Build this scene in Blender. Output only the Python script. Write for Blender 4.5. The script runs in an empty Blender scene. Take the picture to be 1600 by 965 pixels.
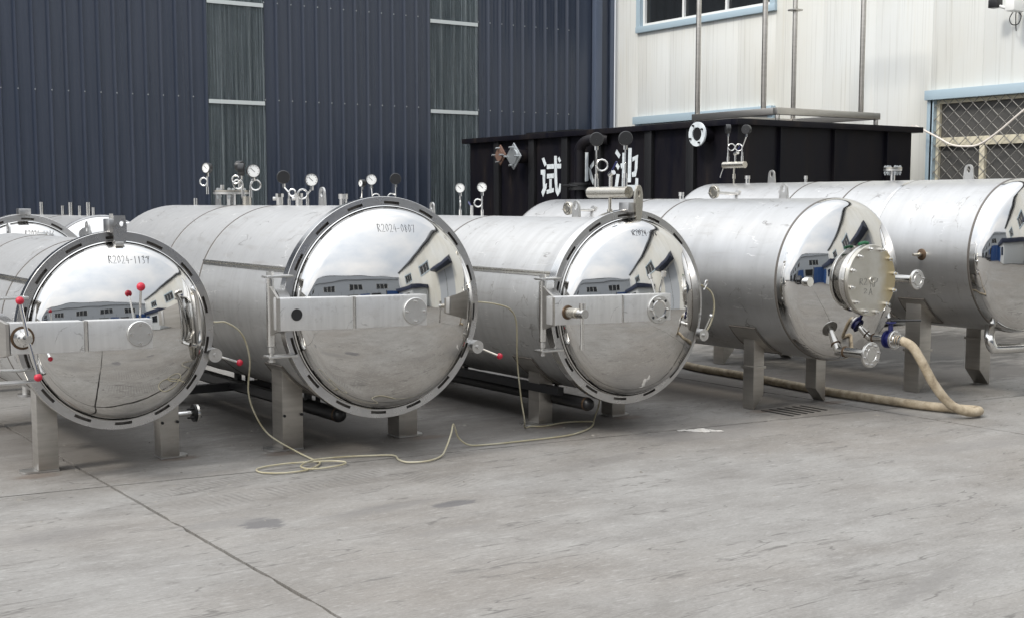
import bpy, bmesh, math, random
from mathutils import Vector, Matrix
random.seed(7)
R = math.radians
S = bpy.context.scene
C = S.collection

# ------------------------------------------------------------------ camera
YAW, PITCH, EYE = R(34.1), math.atan(.105), 1.65
cam = bpy.data.objects.new('camera', bpy.data.cameras.new('camera'))
C.objects.link(cam)
rt = Vector((math.cos(YAW), -math.sin(YAW), 0))
fw = Vector((math.sin(YAW)*math.cos(PITCH), math.cos(YAW)*math.cos(PITCH), -math.sin(PITCH)))
up = rt.cross(fw)
cam.matrix_world = Matrix(((rt.x, up.x, -fw.x, 0), (rt.y, up.y, -fw.y, 0), (rt.z, up.z, -fw.z, EYE), (0, 0, 0, 1)))
cam.data.sensor_width = 36
cam.data.lens = 2050*36/1600
cam.data.shift_y = 51.5/1600
cam.data.clip_end = 2000
S.camera = cam

# ------------------------------------------------------------------ sky, sun, exposure
SUN_TO = Vector((-1, -.1, 1.0)).normalized()          # towards the sun
W = bpy.data.worlds.new('World'); S.world = W; W.use_nodes = True
nt = W.node_tree; N = nt.nodes; LK = nt.links
bg = N['Background']
sky = N.new('ShaderNodeTexSky'); sky.sky_type = 'NISHITA'; sky.sun_disc = False
sky.sun_elevation = math.asin(SUN_TO.z); sky.sun_rotation = math.atan2(SUN_TO.x, SUN_TO.y)
tc = N.new('ShaderNodeTexCoord')
mp = N.new('ShaderNodeMapping'); mp.inputs['Scale'].default_value = (1, 1, 2.2)
LK.new(tc.outputs['Generated'], mp.inputs['Vector'])
nz = N.new('ShaderNodeTexNoise'); nz.inputs['Scale'].default_value = 2.1; nz.inputs['Detail'].default_value = 6; nz.inputs['Roughness'].default_value = .55
LK.new(mp.outputs['Vector'], nz.inputs['Vector'])
cr = N.new('ShaderNodeValToRGB')
cr.color_ramp.elements[0].position = .32; cr.color_ramp.elements[0].color = (.70, .755, .83, 1)
cr.color_ramp.elements[1].position = .68; cr.color_ramp.elements[1].color = (1, 1, 1, 1)
LK.new(nz.outputs['Fac'], cr.inputs['Fac'])
dp = N.new('ShaderNodeVectorMath'); dp.operation = 'DOT_PRODUCT'; dp.inputs[1].default_value = SUN_TO
LK.new(tc.outputs['Generated'], dp.inputs[0])
gl = N.new('ShaderNodeMapRange'); gl.inputs['From Min'].default_value = .0; gl.inputs['From Max'].default_value = 1
gl.inputs['To Min'].default_value = 12.0; gl.inputs['To Max'].default_value = 20.0
LK.new(dp.outputs['Value'], gl.inputs['Value'])
sz = N.new('ShaderNodeSeparateXYZ'); LK.new(tc.outputs['Generated'], sz.inputs[0])
ov = N.new('ShaderNodeMapRange'); ov.inputs['From Min'].default_value = 0; ov.inputs['From Max'].default_value = 1
ov.inputs['To Min'].default_value = .62; ov.inputs['To Max'].default_value = 1.62      # an overcast sky is brighter overhead
LK.new(sz.outputs['Z'], ov.inputs['Value'])
gm = N.new('ShaderNodeMath'); gm.operation = 'MULTIPLY'; LK.new(gl.outputs['Result'], gm.inputs[0]); LK.new(ov.outputs['Result'], gm.inputs[1])
ml = N.new('ShaderNodeVectorMath'); ml.operation = 'SCALE'
LK.new(cr.outputs['Color'], ml.inputs[0]); LK.new(gm.outputs[0], ml.inputs['Scale'])
mx = N.new('ShaderNodeMix'); mx.data_type = 'RGBA'; mx.inputs[0].default_value = .95
LK.new(sky.outputs['Color'], mx.inputs[6]); LK.new(ml.outputs['Vector'], mx.inputs[7])
LK.new(mx.outputs[2], bg.inputs['Color'])
bg.inputs['Strength'].default_value = .1
sd = bpy.data.lights.new('sun', 'SUN'); sd.energy = 2.0; sd.angle = R(9); sd.color = (1, .95, .87)
so = bpy.data.objects.new('sun', sd); C.objects.link(so)
so.rotation_euler = SUN_TO.to_track_quat('Z', 'Y').to_euler()
S.view_settings.view_transform = 'Standard'; S.view_settings.look = 'None'
S.view_settings.exposure = .02; S.view_settings.gamma = 1

# ------------------------------------------------------------------ mesh helpers
class MB:
    def __init__(s): s.v = []; s.f = []
    def add(s, vs, fs):
        o = len(s.v); s.v += [tuple(p) for p in vs]; s.f += [tuple(i+o for i in f) for f in fs]; return s
    def box(s, x0, x1, y0, y1, z0, z1):
        return s.add([(x0,y0,z0),(x1,y0,z0),(x1,y1,z0),(x0,y1,z0),(x0,y0,z1),(x1,y0,z1),(x1,y1,z1),(x0,y1,z1)],
                     [(0,3,2,1),(4,5,6,7),(0,1,5,4),(1,2,6,5),(2,3,7,6),(3,0,4,7)])
    def lathe(s, prof, org=(0,0,0), axis=(0,1,0), n=32, cap=False):
        ax = Vector(axis).normalized(); o = Vector(org)
        u = ax.orthogonal().normalized() if abs(ax.z) < .5 else Vector((1,0,0)).cross(ax).normalized()
        if abs(ax.z) < .5: u = Vector((0,0,1)).cross(ax).normalized()
        w = ax.cross(u)
        vs = []; fs = []; m = len(prof)
        for r, a in prof:
            for k in range(n):
                t = 2*math.pi*k/n
                vs.append(o + ax*a + (u*math.cos(t)+w*math.sin(t))*r)
        for i in range(m-1):
            for k in range(n):
                k2 = (k+1) % n
                fs.append((i*n+k, i*n+k2, (i+1)*n+k2, (i+1)*n+k))
        if cap:
            fs.append(tuple(range(n))[::-1]); fs.append(tuple(range((m-1)*n, m*n)))
        return s.add(vs, fs)
    def cyl(s, p0, p1, r0, r1=None, n=16):
        p0 = Vector(p0); d = Vector(p1)-p0
        return s.lathe([(r0, 0), (r1 if r1 is not None else r0, d.length)], p0, d, n, True)
    def tube(s, pts, r, n=8, closed=False, smooth=0):
        P = [Vector(p) for p in pts]
        if smooth: P = spline(P, smooth, closed)
        vs = []; fs = []; m = len(P); u = None
        for i in range(m):
            if closed: d = P[(i+1) % m]-P[i-1]
            else: d = P[min(i+1, m-1)]-P[max(i-1, 0)]
            d.normalize()
            if u is None: u = d.orthogonal().normalized()
            u = (u-d*u.dot(d))
            if u.length < 1e-6: u = d.orthogonal()
            u.normalize(); w = d.cross(u)
            for k in range(n):
                t = 2*math.pi*k/n; vs.append(P[i]+(u*math.cos(t)+w*math.sin(t))*r)
        for i in range(m if closed else m-1):
            j = (i+1) % m
            for k in range(n):
                k2 = (k+1) % n; fs.append((i*n+k, i*n+k2, j*n+k2, j*n+k))
        if not closed: fs.append(tuple(range(n))[::-1]); fs.append(tuple(range((m-1)*n, m*n)))
        return s.add(vs, fs)
    def ball(s, c, r, n=14):
        pr = [(max(r*math.sin(math.pi*i/8), 1e-4), -r*math.cos(math.pi*i/8)) for i in range(9)]
        return s.lathe(pr, c, (0,0,1), n)
    def prism(s, poly, f0, f1):          # poly 2D, f0/f1 map (a,b) to 3D on the two faces
        n = len(poly); vs = [f0(*p) for p in poly]+[f1(*p) for p in poly]
        fs = [tuple(range(n))[::-1], tuple(range(n, 2*n))]+[(i, (i+1) % n, n+(i+1) % n, n+i) for i in range(n)]
        return s.add(vs, fs)
    def ringplate(s, outer, inner, f0, f1):
        n = len(outer); vs = [f(*p) for f in (f0, f1) for q in (outer, inner) for p in q]
        fs = []
        for i in range(n):
            j = (i+1) % n
            fs += [(i, j, n+j, n+i), (2*n+i, 3*n+i, 3*n+j, 2*n+j), (i, 2*n+i, 2*n+j, j), (n+i, n+j, 3*n+j, 3*n+i)]
        return s.add(vs, fs)
    def mesh(s, name, mat, bevel=0, angle=35):
        me = bpy.data.meshes.new(name); me.from_pydata(s.v, [], s.f)
        bm = bmesh.new(); bm.from_mesh(me)
        bmesh.ops.recalc_face_normals(bm, faces=bm.faces)
        if bevel:
            es = [e for e in bm.edges if len(e.link_faces) == 2 and e.calc_face_angle(0) > R(50)]
            bmesh.ops.bevel(bm, geom=es, offset=bevel, segments=2, profile=.6, affect='EDGES', clamp_overlap=True)
        bm.to_mesh(me); bm.free()
        me.materials.append(mat)
        me.polygons.foreach_set('use_smooth', [True]*len(me.polygons))
        me.set_sharp_from_angle(angle=R(angle))
        return me
    def build(s, name, mat, parent=None, bevel=0, angle=35, label=None, kind=None):
        return put(name, s.mesh(name, mat, bevel, angle), parent, label, kind)

def put(name, me, parent=None, label=None, kind=None, loc=None):
    o = bpy.data.objects.new(name, me); C.objects.link(o)
    if parent: o.parent = parent
    if label: o['label'] = label
    if kind: o['kind'] = kind
    if loc: o.location = loc
    return o

def spline(P, k, closed=False):
    out = []; m = len(P)
    for i in range(m if closed else m-1):
        if closed: a, b, c, d = P[i-1], P[i], P[(i+1) % m], P[(i+2) % m]
        else: a, b, c, d = P[max(i-1, 0)], P[i], P[i+1], P[min(i+2, m-1)]
        for j in range(k):
            t = j/k
            out.append(.5*((2*b)+(c-a)*t+(2*a-5*b+4*c-d)*t*t+(3*b-a-3*c+d)*t**3))
    if not closed: out.append(P[-1])
    return out

def thing(name, label, cat, loc=(0,0,0), group=None, rz=0):
    o = bpy.data.objects.new(name, None); C.objects.link(o); o.location = loc; o.rotation_euler = (0,0,rz)
    o.empty_display_size = .2
    o['label'] = label; o['category'] = cat
    if group: o['group'] = group
    return o
def tag(o, label, cat, group=None):
    o['label'] = label; o['category'] = cat
    if group: o['group'] = group
    return o

# ------------------------------------------------------------------ materials
def mat(name, col, rough=.5, metal=0, spec=.5):
    m = bpy.data.materials.new(name); m.use_nodes = True
    b = m.node_tree.nodes['Principled BSDF']
    b.inputs['Base Color'].default_value = (*col, 1); b.inputs['Roughness'].default_value = rough
    b.inputs['Metallic'].default_value = metal; b.inputs['Specular IOR Level'].default_value = spec
    return m, m.node_tree, b
def nnode(t, kind, **kw):
    n = t.nodes.new(kind)
    for k, v in kw.items():
        if k in n.inputs: n.inputs[k].default_value = v
        else: setattr(n, k, v)
    return n
def coord(t, kind='Object', scale=(1,1,1)):
    if kind == 'Position': src = t.nodes.new('ShaderNodeNewGeometry').outputs['Position']
    else: src = t.nodes.new('ShaderNodeTexCoord').outputs[kind]
    m = t.nodes.new('ShaderNodeMapping'); m.inputs['Scale'].default_value = scale
    t.links.new(src, m.inputs['Vector']); return m.outputs['Vector']
def noise(t, vec, scale, detail=4, rough=.5):
    n = nnode(t, 'ShaderNodeTexNoise', Scale=scale, Detail=detail, Roughness=rough)
    t.links.new(vec, n.inputs['Vector']); return n.outputs['Fac']
def ramp(t, fac, stops):
    r = t.nodes.new('ShaderNodeValToRGB'); e = r.color_ramp.elements
    while len(e) < len(stops): e.new(.5)
    for x, (p, c) in zip(e, stops): x.position = p; x.color = (*c, 1) if not isinstance(c, (int, float)) else (c, c, c, 1)
    t.links.new(fac, r.inputs['Fac']); return r.outputs['Color']
def rng(t, fac, a, b, lo, hi):
    n = nnode(t, 'ShaderNodeMapRange'); n.inputs[1].default_value = a; n.inputs[2].default_value = b
    n.inputs[3].default_value = lo; n.inputs[4].default_value = hi
    t.links.new(fac, n.inputs[0]); return n.outputs[0]
def mixc(t, fac, a, b, mode='MIX'):
    n = t.nodes.new('ShaderNodeMix'); n.data_type = 'RGBA'; n.blend_type = mode
    for s, v in ((0, fac), (6, a), (7, b)):
        if isinstance(v, (int, float)): n.inputs[s].default_value = v if s == 0 else (v, v, v, 1)
        elif isinstance(v, tuple): n.inputs[s].default_value = (*v, 1)
        else: t.links.new(v, n.inputs[s])
    return n.outputs[2]
def math_(t, op, a, b=0.0):
    n = t.nodes.new('ShaderNodeMath'); n.operation = op
    for i, v in enumerate((a, b)):
        if isinstance(v, (int, float)): n.inputs[i].default_value = v
        else: t.links.new(v, n.inputs[i])
    return n.outputs[0]
def bump(t, b, h, strength=.2, dist=.01):
    n = nnode(t, 'ShaderNodeBump', Strength=strength, Distance=dist); t.links.new(h, n.inputs['Height'])
    t.links.new(n.outputs['Normal'], b.inputs['Normal'])
def setin(t, b, name, src): t.links.new(src, b.inputs[name])

M = {}
def steel(name, lo, hi, r0, r1, scale, nscale=1.0, bstr=.0, dirt=0, metal=1):
    m, t, b = mat(name, lo, r0, 1)
    v = coord(t, 'Object', scale); f = noise(t, v, nscale, 5, .6)
    v2 = coord(t, 'Object', (1.6, 1.6, 1.6)); f2 = noise(t, v2, 2.0, 5, .6)
    fm = math_(t, 'ADD', math_(t, 'MULTIPLY', f, .6), math_(t, 'MULTIPLY', f2, .4))
    c = ramp(t, fm, [(.36, lo), (.64, hi)])
    if dirt:
        f3 = noise(t, coord(t, 'Object', (3, 1, 8)), 3, 6, .65)
        c = mixc(t, rng(t, f3, .56, .72, 0, dirt), c, (.27, .23, .19))
    setin(t, b, 'Base Color', c)
    setin(t, b, 'Roughness', rng(t, fm, .3, .7, r1, r0))
    if bstr and metal == 1: bump(t, b, f, bstr, .002)
    if metal < 1 and bstr:      # brush lines plus faint plate waviness
        lo_n = noise(t, coord(t, 'Object', (1.6, 2.4, 1.6)), 1.0, 2, .4)
        bump(t, b, math_(t, 'ADD', math_(t, 'MULTIPLY', lo_n, 1.0), math_(t, 'MULTIPLY', f, .012)), .35, .02)
    if metal < 1:
        b.inputs['Metallic'].default_value = metal
        # thin scratches, chalk and handling marks
        for sc_, ns, lo_, col in (((1.2, .5, 1.2), 2.2, .0022, (.20,.19,.18)), ((.6, 1.6, .6), 3.1, .0018, (.25,.23,.21)), ((3, .7, 3), 2.0, .0016, (.82,.81,.79))):
            g1 = math_(t, 'ABSOLUTE', math_(t, 'SUBTRACT', noise(t, coord(t, 'Object', sc_), ns, 5, .5), .5))
            g2 = noise(t, coord(t, 'Object', (1, 1, 1)), 2.0+ns, 3)
            c = mixc(t, math_(t, 'MULTIPLY', rng(t, g1, lo_, lo_*3, .7, 0), rng(t, g2, .54, .62, 0, 1)), c, col)
        g3 = noise(t, coord(t, 'Object', (5, 1.2, 5)), 2.5, 7, .7)
        c = mixc(t, rng(t, g3, .58, .70, 0, .35), c, (.33,.315,.295))
        setin(t, b, 'Base Color', c)
    M[name] = m; return m
steel('shell_steel', (.47,.467,.46), (.57,.567,.56), .36, .47, (2.0, 14, 2.0), 1.0, .03, .22, .76)
steel('shell_clean', (.455,.452,.447), (.535,.532,.527), .28, .39, (1.5, 8, 1.5), 1.0, .015, .12, .84)
steel('leg_steel', (.42,.40,.37), (.54,.515,.48), .32, .45, (3, 3, 40), .6, .03, .25)
steel('beam_steel', (.60,.595,.585), (.70,.695,.685), .32, .44, (60, 4, 6), .5, .03, .2, .72)
steel('flange_steel', (.44,.435,.43), (.55,.545,.54), .22, .36, (8, 8, 8), 1, .02, .25)
steel('bright_steel', (.60,.59,.57), (.70,.69,.67), .10, .2, (6, 6, 6), 1)
steel('cast_steel', (.50,.49,.47), (.66,.65,.63), .28, .45, (12, 12, 12), 1, .04, .2)
steel('tinted_steel', (.47,.44,.38), (.58,.55,.49), .2, .32, (10, 10, 10), 1, 0, .05)
steel('manway_steel', (.52,.50,.45), (.66,.65,.62), .30, .5, (3, 3, 3), 2, .0, .1)
# yellow-brown weathering on one side of the manway cover
m = M['manway_steel']; t = m.node_tree; b = t.nodes['Principled BSDF']
sx = t.nodes.new('ShaderNodeSeparateXYZ'); t.links.new(coord(t, 'Object'), sx.inputs[0])
f = math_(t, 'ADD', sx.outputs['X'], math_(t, 'MULTIPLY', noise(t, coord(t, 'Object'), 9, 4), .16))
old = b.inputs['Base Color'].links[0].from_socket
setin(t, b, 'Base Color', mixc(t, rng(t, f, .15, .27, .08, .75), old, (.46, .36, .17)))
# mirror polish with a very slight waviness
m, t, b = mat('mirror_steel', (.61,.602,.588), .025, 1)
f = noise(t, coord(t, 'Object', (1, 1, 1)), 3.2, 2, .4); bump(t, b, f, .24, .012)
f2 = noise(t, coord(t, 'Object', (1, 1, 1)), 9, 6, .65)
setin(t, b, 'Roughness', rng(t, f2, .4, .75, .018, .07)); M['mirror_steel'] = m
for nm, c, r, me in (('red_plastic', (.46,.012,.035), .42, 0), ('seam_tint', (.13,.117,.104), .45, .5), ('dusty_glass', (.095,.093,.09), .25, 0), ('black_rubber', (.012,.012,.013), .5, 0), ('black_paint', (.012,.012,.013), .38, 0),
                     ('dial_white', (.78,.78,.76), .4, 0), ('ink', (.02,.02,.025), .6, 0), ('blue_valve', (.012,.015,.09), .4, 0),
                     ('rust', (.17,.10,.075), .7, .3), ('galvanised', (.45,.47,.48), .45, .8), ('green_tape', (.01,.10,.04), .5, 0),
                     ('tan_tint', (.10,.065,.04), .5, .6), ('glass_dark', (.018,.02,.022), .06, 0), ('cream_paint', (.62,.57,.44), .5, 0),
                     ('white_frame', (.75,.75,.73), .4, 0), ('sky_blue_trim', (.38,.48,.545), .45, 0), ('roof_grey', (.07,.075,.085), .5, .2),
                     ('navy_canopy', (.02,.028,.06), .5, 0), ('gate_blue', (.025,.075,.22), .4, 0), ('panel_grey', (.50,.52,.53), .5, 0),
                     ('car_black', (.012,.013,.016), .15, 0), ('cloth', (.42,.405,.38), .9, 0), ('interior', (.16,.17,.165), .9, 0),
                     ('girt_pale', (.55,.58,.57), .5, 0), ('wire', (.27,.26,.24), .5, .4), ('slit_shade', (.014,.013,.012), .7, 0),
                     ('camera_white', (.75,.75,.73), .35, 0)):
    M[nm] = mat(nm, c, r, me)[0]
# hoses
m, t, b = mat('pvc_hose', (.52,.46,.28), .35); f = noise(t, coord(t, 'Position'), 6, 3)
setin(t, b, 'Base Color', ramp(t, f, [(.35, (.33,.29,.18)), (.65, (.47,.44,.33))])); M['pvc_hose'] = m
m, t, b = mat('fabric_hose', (.42,.33,.21), .65); f = noise(t, coord(t, 'Position', (5, 5, 5)), 3, 6, .65)
setin(t, b, 'Base Color', ramp(t, f, [(.3, (.20,.155,.105)), (.5, (.36,.295,.205)), (.7, (.46,.39,.29))])); bump(t, b, f, .3, .01); M['fabric_hose'] = m
m, t, b = mat('white_hose_pvc', (.72,.66,.60), .4); M['white_hose_pvc'] = m
# dark tank paint
m, t, b = mat('tank_black', (.012,.011,.012), .42, 0, .18); f = noise(t, coord(t, 'Position', (1.5, 1.5, .35)), 3, 6, .6)
setin(t, b, 'Base Color', ramp(t, f, [(.35, (.005,.005,.009)), (.62, (.010,.0085,.010)), (.8, (.032,.023,.019))]))
setin(t, b, 'Roughness', rng(t, f, .3, .7, .35, .6)); M['tank_black'] = m
m, t, b = mat('stencil_white', (.62,.66,.68), .6); f = noise(t, coord(t, 'Position'), 14, 5, .6)
setin(t, b, 'Base Color', ramp(t, f, [(.3, (.48,.52,.54)), (.6, (.66,.70,.72))])); M['stencil_white'] = m
# blue cladding
m, t, b = mat('blue_cladding', (.05,.062,.095), .34); f = noise(t, coord(t, 'Position', (2.0, 2.0, .12)), 3, 5, .6)
f2 = noise(t, coord(t, 'Position', (16, 16, .4)), 2, 4, .6)
fm = math_(t, 'ADD', math_(t, 'MULTIPLY', f, .7), math_(t, 'MULTIPLY', f2, .3))
oi = t.nodes.new('ShaderNodeObjectInfo')
setin(t, b, 'Base Color', mixc(t, rng(t, oi.outputs['Random'], 0, 1, 0, .22), ramp(t, fm, [(.35, (.028,.038,.061)), (.65, (.041,.051,.077))]), (.060,.066,.078)))
setin(t, b, 'Roughness', rng(t, fm, .3, .7, .24, .38)); M['blue_cladding'] = m
M['blue_trim'] = mat('blue_trim', (.085,.105,.15), .4)[0]
# translucent corrugated rooflight sheet
m = bpy.data.materials.new('rooflight_sheet'); m.use_nodes = True; t = m.node_tree; b = t.nodes['Principled BSDF']
f = noise(t, coord(t, 'Position', (30, 30, .35)), 2, 5, .7)
f2 = noise(t, coord(t, 'Position', (5, 5, .8)), 2, 5, .7)
setin(t, b, 'Base Color', ramp(t, f, [(.35, (.085,.105,.118)), (.55, (.130,.155,.165)), (.74, (.27,.30,.31))]))
setin(t, b, 'Roughness', rng(t, f2, .3, .7, .12, .4))
tr = t.nodes.new('ShaderNodeBsdfTransparent'); tr.inputs[0].default_value = (.74,.80,.82,1)
ms = t.nodes.new('ShaderNodeMixShader'); t.links.new(rng(t, f, .3, .7, .75, .40), ms.inputs[0])
ms.inputs[0].default_value = .5
t.links.new(rng(t, f, .3, .7, .35, .75), ms.inputs[0])
t.links.new(tr.outputs[0], ms.inputs[1]); t.links.new(b.outputs[0], ms.inputs[2])
t.links.new(ms.outputs[0], t.nodes['Material Output'].inputs['Surface']); M['rooflight_sheet'] = m
# white wall panels with rain streaks
m, t, b = mat('white_panel', (.74,.74,.70), .45)
f = noise(t, coord(t, 'Position', (5, 5, .22)), 2.4, 6, .65)
f2 = noise(t, coord(t, 'Position', (.35, .35, .3)), 1, 4, .55)
f3 = noise(t, coord(t, 'Position', (22, 22, .3)), 1.6, 3, .6)
c = ramp(t, f2, [(.35, (.66,.645,.585)), (.6, (.70,.71,.69))])
c = mixc(t, rng(t, f, .56, .76, 0, .35), c, (.60,.56,.45))
c = mixc(t, rng(t, f3, .56, .74, 0, .42), c, (.38,.37,.33))
setin(t, b, 'Base Color', c); M['white_panel'] = m
M['white_far'] = mat('white_far', (.40,.425,.455), .5)[0]
# concrete
m, t, b = mat('concrete', (.28,.27,.255), .75)
pos = coord(t, 'Position')
fs_ = noise(t, coord(t, 'Position', (1.0, 1.9, 1)), 1.5, 9, .66)
ff = noise(t, coord(t, 'Position', (3.2, 12, 1)), 3.2, 6, .62)
f4 = noise(t, coord(t, 'Position', (14, 40, 1)), 2.6, 5, .7)
fb = noise(t, coord(t, 'Position', (.4, .55, 1)), 1.2, 5, .55)
f5 = noise(t, coord(t, 'Position', (1.1, 2.0, 1)), 3.0, 9, .72)
c = ramp(t, fs_, [(.30, (.160,.150,.137)), (.50, (.212,.203,.190)), (.68, (.258,.250,.236))])
c = mixc(t, rng(t, fb, .42, .66, 0, .40), c, (.170,.144,.117))
c = mixc(t, rng(t, f5, .54, .68, 0, .40), c, (.120,.111,.101))
c = mixc(t, rng(t, ff, .56, .68, 0, .45), c, (.12,.112,.102))
c = mixc(t, rng(t, ff, .33, .43, .40, 0), c, (.35,.342,.325))
c = mixc(t, rng(t, f4, .52, .68, 0, .40), c, (.11,.103,.094))
c = mixc(t, rng(t, f4, .32, .46, .35, 0), c, (.36,.352,.338))
# hairline scratches and drag marks
f6 = math_(t, 'ABSOLUTE', math_(t, 'SUBTRACT', noise(t, coord(t, 'Position', (.55, 3.4, 1)), 1.6, 4, .45), .5))
f7 = noise(t, coord(t, 'Position', (1.3, 1.7, 1)), 1.5, 3)
c = mixc(t, math_(t, 'MULTIPLY', rng(t, f6, .002, .0075, .85, 0), rng(t, f7, .42, .54, 0, 1)), c, (.10,.093,.085))
# small pits and dropped grit
vo_ = nnode(t, 'ShaderNodeTexVoronoi', Scale=5.5); t.links.new(coord(t, 'Position', (1, 1.8, 1)), vo_.inputs['Vector'])
c = mixc(t, math_(t, 'MULTIPLY', rng(t, vo_.outputs['Distance'], .035, .07, .8, 0), rng(t, noise(t, pos, 2.3, 2), .5, .58, 0, 1)), c, (.085,.08,.075))
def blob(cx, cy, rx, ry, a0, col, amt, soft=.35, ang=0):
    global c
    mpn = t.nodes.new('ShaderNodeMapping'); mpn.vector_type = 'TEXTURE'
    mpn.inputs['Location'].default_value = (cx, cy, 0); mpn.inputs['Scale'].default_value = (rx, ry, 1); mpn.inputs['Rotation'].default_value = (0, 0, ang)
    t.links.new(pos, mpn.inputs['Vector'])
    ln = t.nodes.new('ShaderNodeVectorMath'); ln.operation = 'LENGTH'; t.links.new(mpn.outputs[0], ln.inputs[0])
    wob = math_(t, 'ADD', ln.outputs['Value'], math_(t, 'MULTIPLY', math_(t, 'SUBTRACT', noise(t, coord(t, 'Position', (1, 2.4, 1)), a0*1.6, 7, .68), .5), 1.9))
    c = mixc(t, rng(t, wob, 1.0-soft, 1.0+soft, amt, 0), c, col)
blob(2.68, 6.27, .115, .105, 5, (.095,.091,.092), .8, .14)
blob(2.5, 6.38, .22, .08, 7, (.17,.163,.155), .55, .2)
blob(6.6, 4.2, .5, .10, 6, (.16,.152,.143), .5, .3)
blob(4.6, 3.6, .4, .06, 8, (.15,.142,.133), .5, .25, .3)
blob(3.4, 5.6, .25, .05, 8, (.16,.15,.14), .5, .3)
blob(5.2, 6.6, .35, .10, 6, (.16,.15,.14), .5, .3, .2)
blob(7.6, 5.6, .45, .12, 6, (.17,.16,.15), .5, .3, -.2)
blob(3.73, 6.10, .15, .06, 5, (.092,.088,.089), .8, .14, .1)
blob(3.35, 6.22, .34, .07, 16, (.15,.142,.135), .6, .4, .1)
blob(9.0, 6.70, .20, .13, 6, (.10,.095,.09), .8, .2)
blob(1.72, 6.6, .25, .14, 9, (.15,.142,.135), .5, .4)
blob(6.45, 7.0, .6, .25, 4, (.17,.16,.15), .6, .3)
blob(8.6, 6.9, .9, .35, 4, (.16,.148,.135), .5, .3)
blob(10.8, 8.3, 1.3, .7, 3, (.11,.10,.09), .8, .2)
blob(8.6, 8.6, .9, .8, 3, (.17,.155,.14), .7, .3)
blob(2.5, 9.3, .7, 1.2, 2.2, (.105,.092,.080), .55, .35)  # patches under the vessels: shade painted into the concrete as brown grime
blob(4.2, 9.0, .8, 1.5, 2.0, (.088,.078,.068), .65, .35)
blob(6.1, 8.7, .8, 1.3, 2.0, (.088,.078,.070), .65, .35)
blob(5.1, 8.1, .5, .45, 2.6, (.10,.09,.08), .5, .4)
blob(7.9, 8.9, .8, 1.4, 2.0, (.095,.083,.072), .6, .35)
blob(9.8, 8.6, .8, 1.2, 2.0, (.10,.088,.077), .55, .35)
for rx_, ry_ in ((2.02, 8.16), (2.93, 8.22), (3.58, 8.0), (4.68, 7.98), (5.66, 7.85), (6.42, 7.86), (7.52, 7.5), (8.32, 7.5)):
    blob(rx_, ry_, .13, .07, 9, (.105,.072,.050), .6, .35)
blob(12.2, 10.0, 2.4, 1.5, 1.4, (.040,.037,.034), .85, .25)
# tyre tread prints
def tread(cx, cy, hx, hy, ang, freq):
    global c
    mpn = t.nodes.new('ShaderNodeMapping'); mpn.vector_type = 'TEXTURE'
    mpn.inputs['Location'].default_value = (cx, cy, 0); mpn.inputs['Rotation'].default_value = (0, 0, ang)
    t.links.new(pos, mpn.inputs['Vector'])
    wv = nnode(t, 'ShaderNodeTexWave', Scale=freq, Distortion=2.5, Detail=3); wv.bands_direction = 'X'
    t.links.new(mpn.outputs[0], wv.inputs['Vector'])
    s_ = t.nodes.new('ShaderNodeSeparateXYZ'); t.links.new(mpn.outputs[0], s_.inputs[0])
    ex = rng(t, math_(t, 'ABSOLUTE', s_.outputs['X']), hx*.6, hx, 1, 0); ey = rng(t, math_(t, 'ABSOLUTE', s_.outputs['Y']), hy*.8, hy, 1, 0)
    fac = math_(t, 'MULTIPLY', math_(t, 'MULTIPLY', ex, ey), math_(t, 'MULTIPLY', rng(t, wv.outputs['Fac'], .45, .8, 0, .8), rng(t, noise(t, pos, 7, 4), .35, .6, 0, 1)))
    c = mixc(t, fac, c, (.14,.132,.122))
tread(3.25, 6.95, .9, .16, .12, 7)
tread(4.0, 6.7, .35, .14, -1.1, 8)
tread(2.9, 7.35, .6, .12, .2, 8)
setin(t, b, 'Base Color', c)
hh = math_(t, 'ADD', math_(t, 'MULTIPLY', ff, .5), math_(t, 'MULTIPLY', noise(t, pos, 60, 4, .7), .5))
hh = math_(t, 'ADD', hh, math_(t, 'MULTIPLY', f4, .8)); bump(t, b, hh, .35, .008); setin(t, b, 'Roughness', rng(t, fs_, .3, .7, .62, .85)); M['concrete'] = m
m, t, b = mat('ground_dirt', (.20,.185,.165), .9); f = noise(t, coord(t, 'Position'), .6, 6); setin(t, b, 'Base Color', ramp(t, f, [(.3, (.14,.13,.115)), (.7, (.24,.225,.2))])); M['ground_dirt'] = m
M['joint_dark'] = mat('joint_dark', (.05,.045,.04), .9)[0]

# ------------------------------------------------------------------ ground and concrete slabs
g = MB().add([(-400,-400,-.032),(400,-400,-.032),(400,400,-.032),(-400,400,-.032)], [(0,1,2,3)]).build('ground', M['joint_dark'])
g['kind'] = 'structure'
GAP = .010
pts = []
def edge(a, b, n=70):
    rr = random.Random(3)
    for i in range(n):
        t_ = i/n; p = Vector(a).lerp(Vector(b), t_); q = (Vector(b)-Vector(a)).normalized()
        off = (rr.random()-.5)*.006 + (-.012 if rr.random() < .05 else 0)
        pts.append((p.x+q.y*-off*1, p.y+q.x*off*1))
cs = [(GAP, GAP-.1*GAP), (6-GAP, GAP-.6), (6-GAP, 6-GAP-.6), (GAP, 6-GAP)]
for i in range(4): edge(cs[i]+(0,), cs[(i+1) % 4]+(0,))
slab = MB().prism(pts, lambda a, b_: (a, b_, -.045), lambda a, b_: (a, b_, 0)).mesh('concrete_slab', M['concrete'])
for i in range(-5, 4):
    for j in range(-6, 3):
        put('concrete_slab', slab, g, loc=(2.3+6*i, 7.62-.6*i+6*j, 0))

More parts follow.
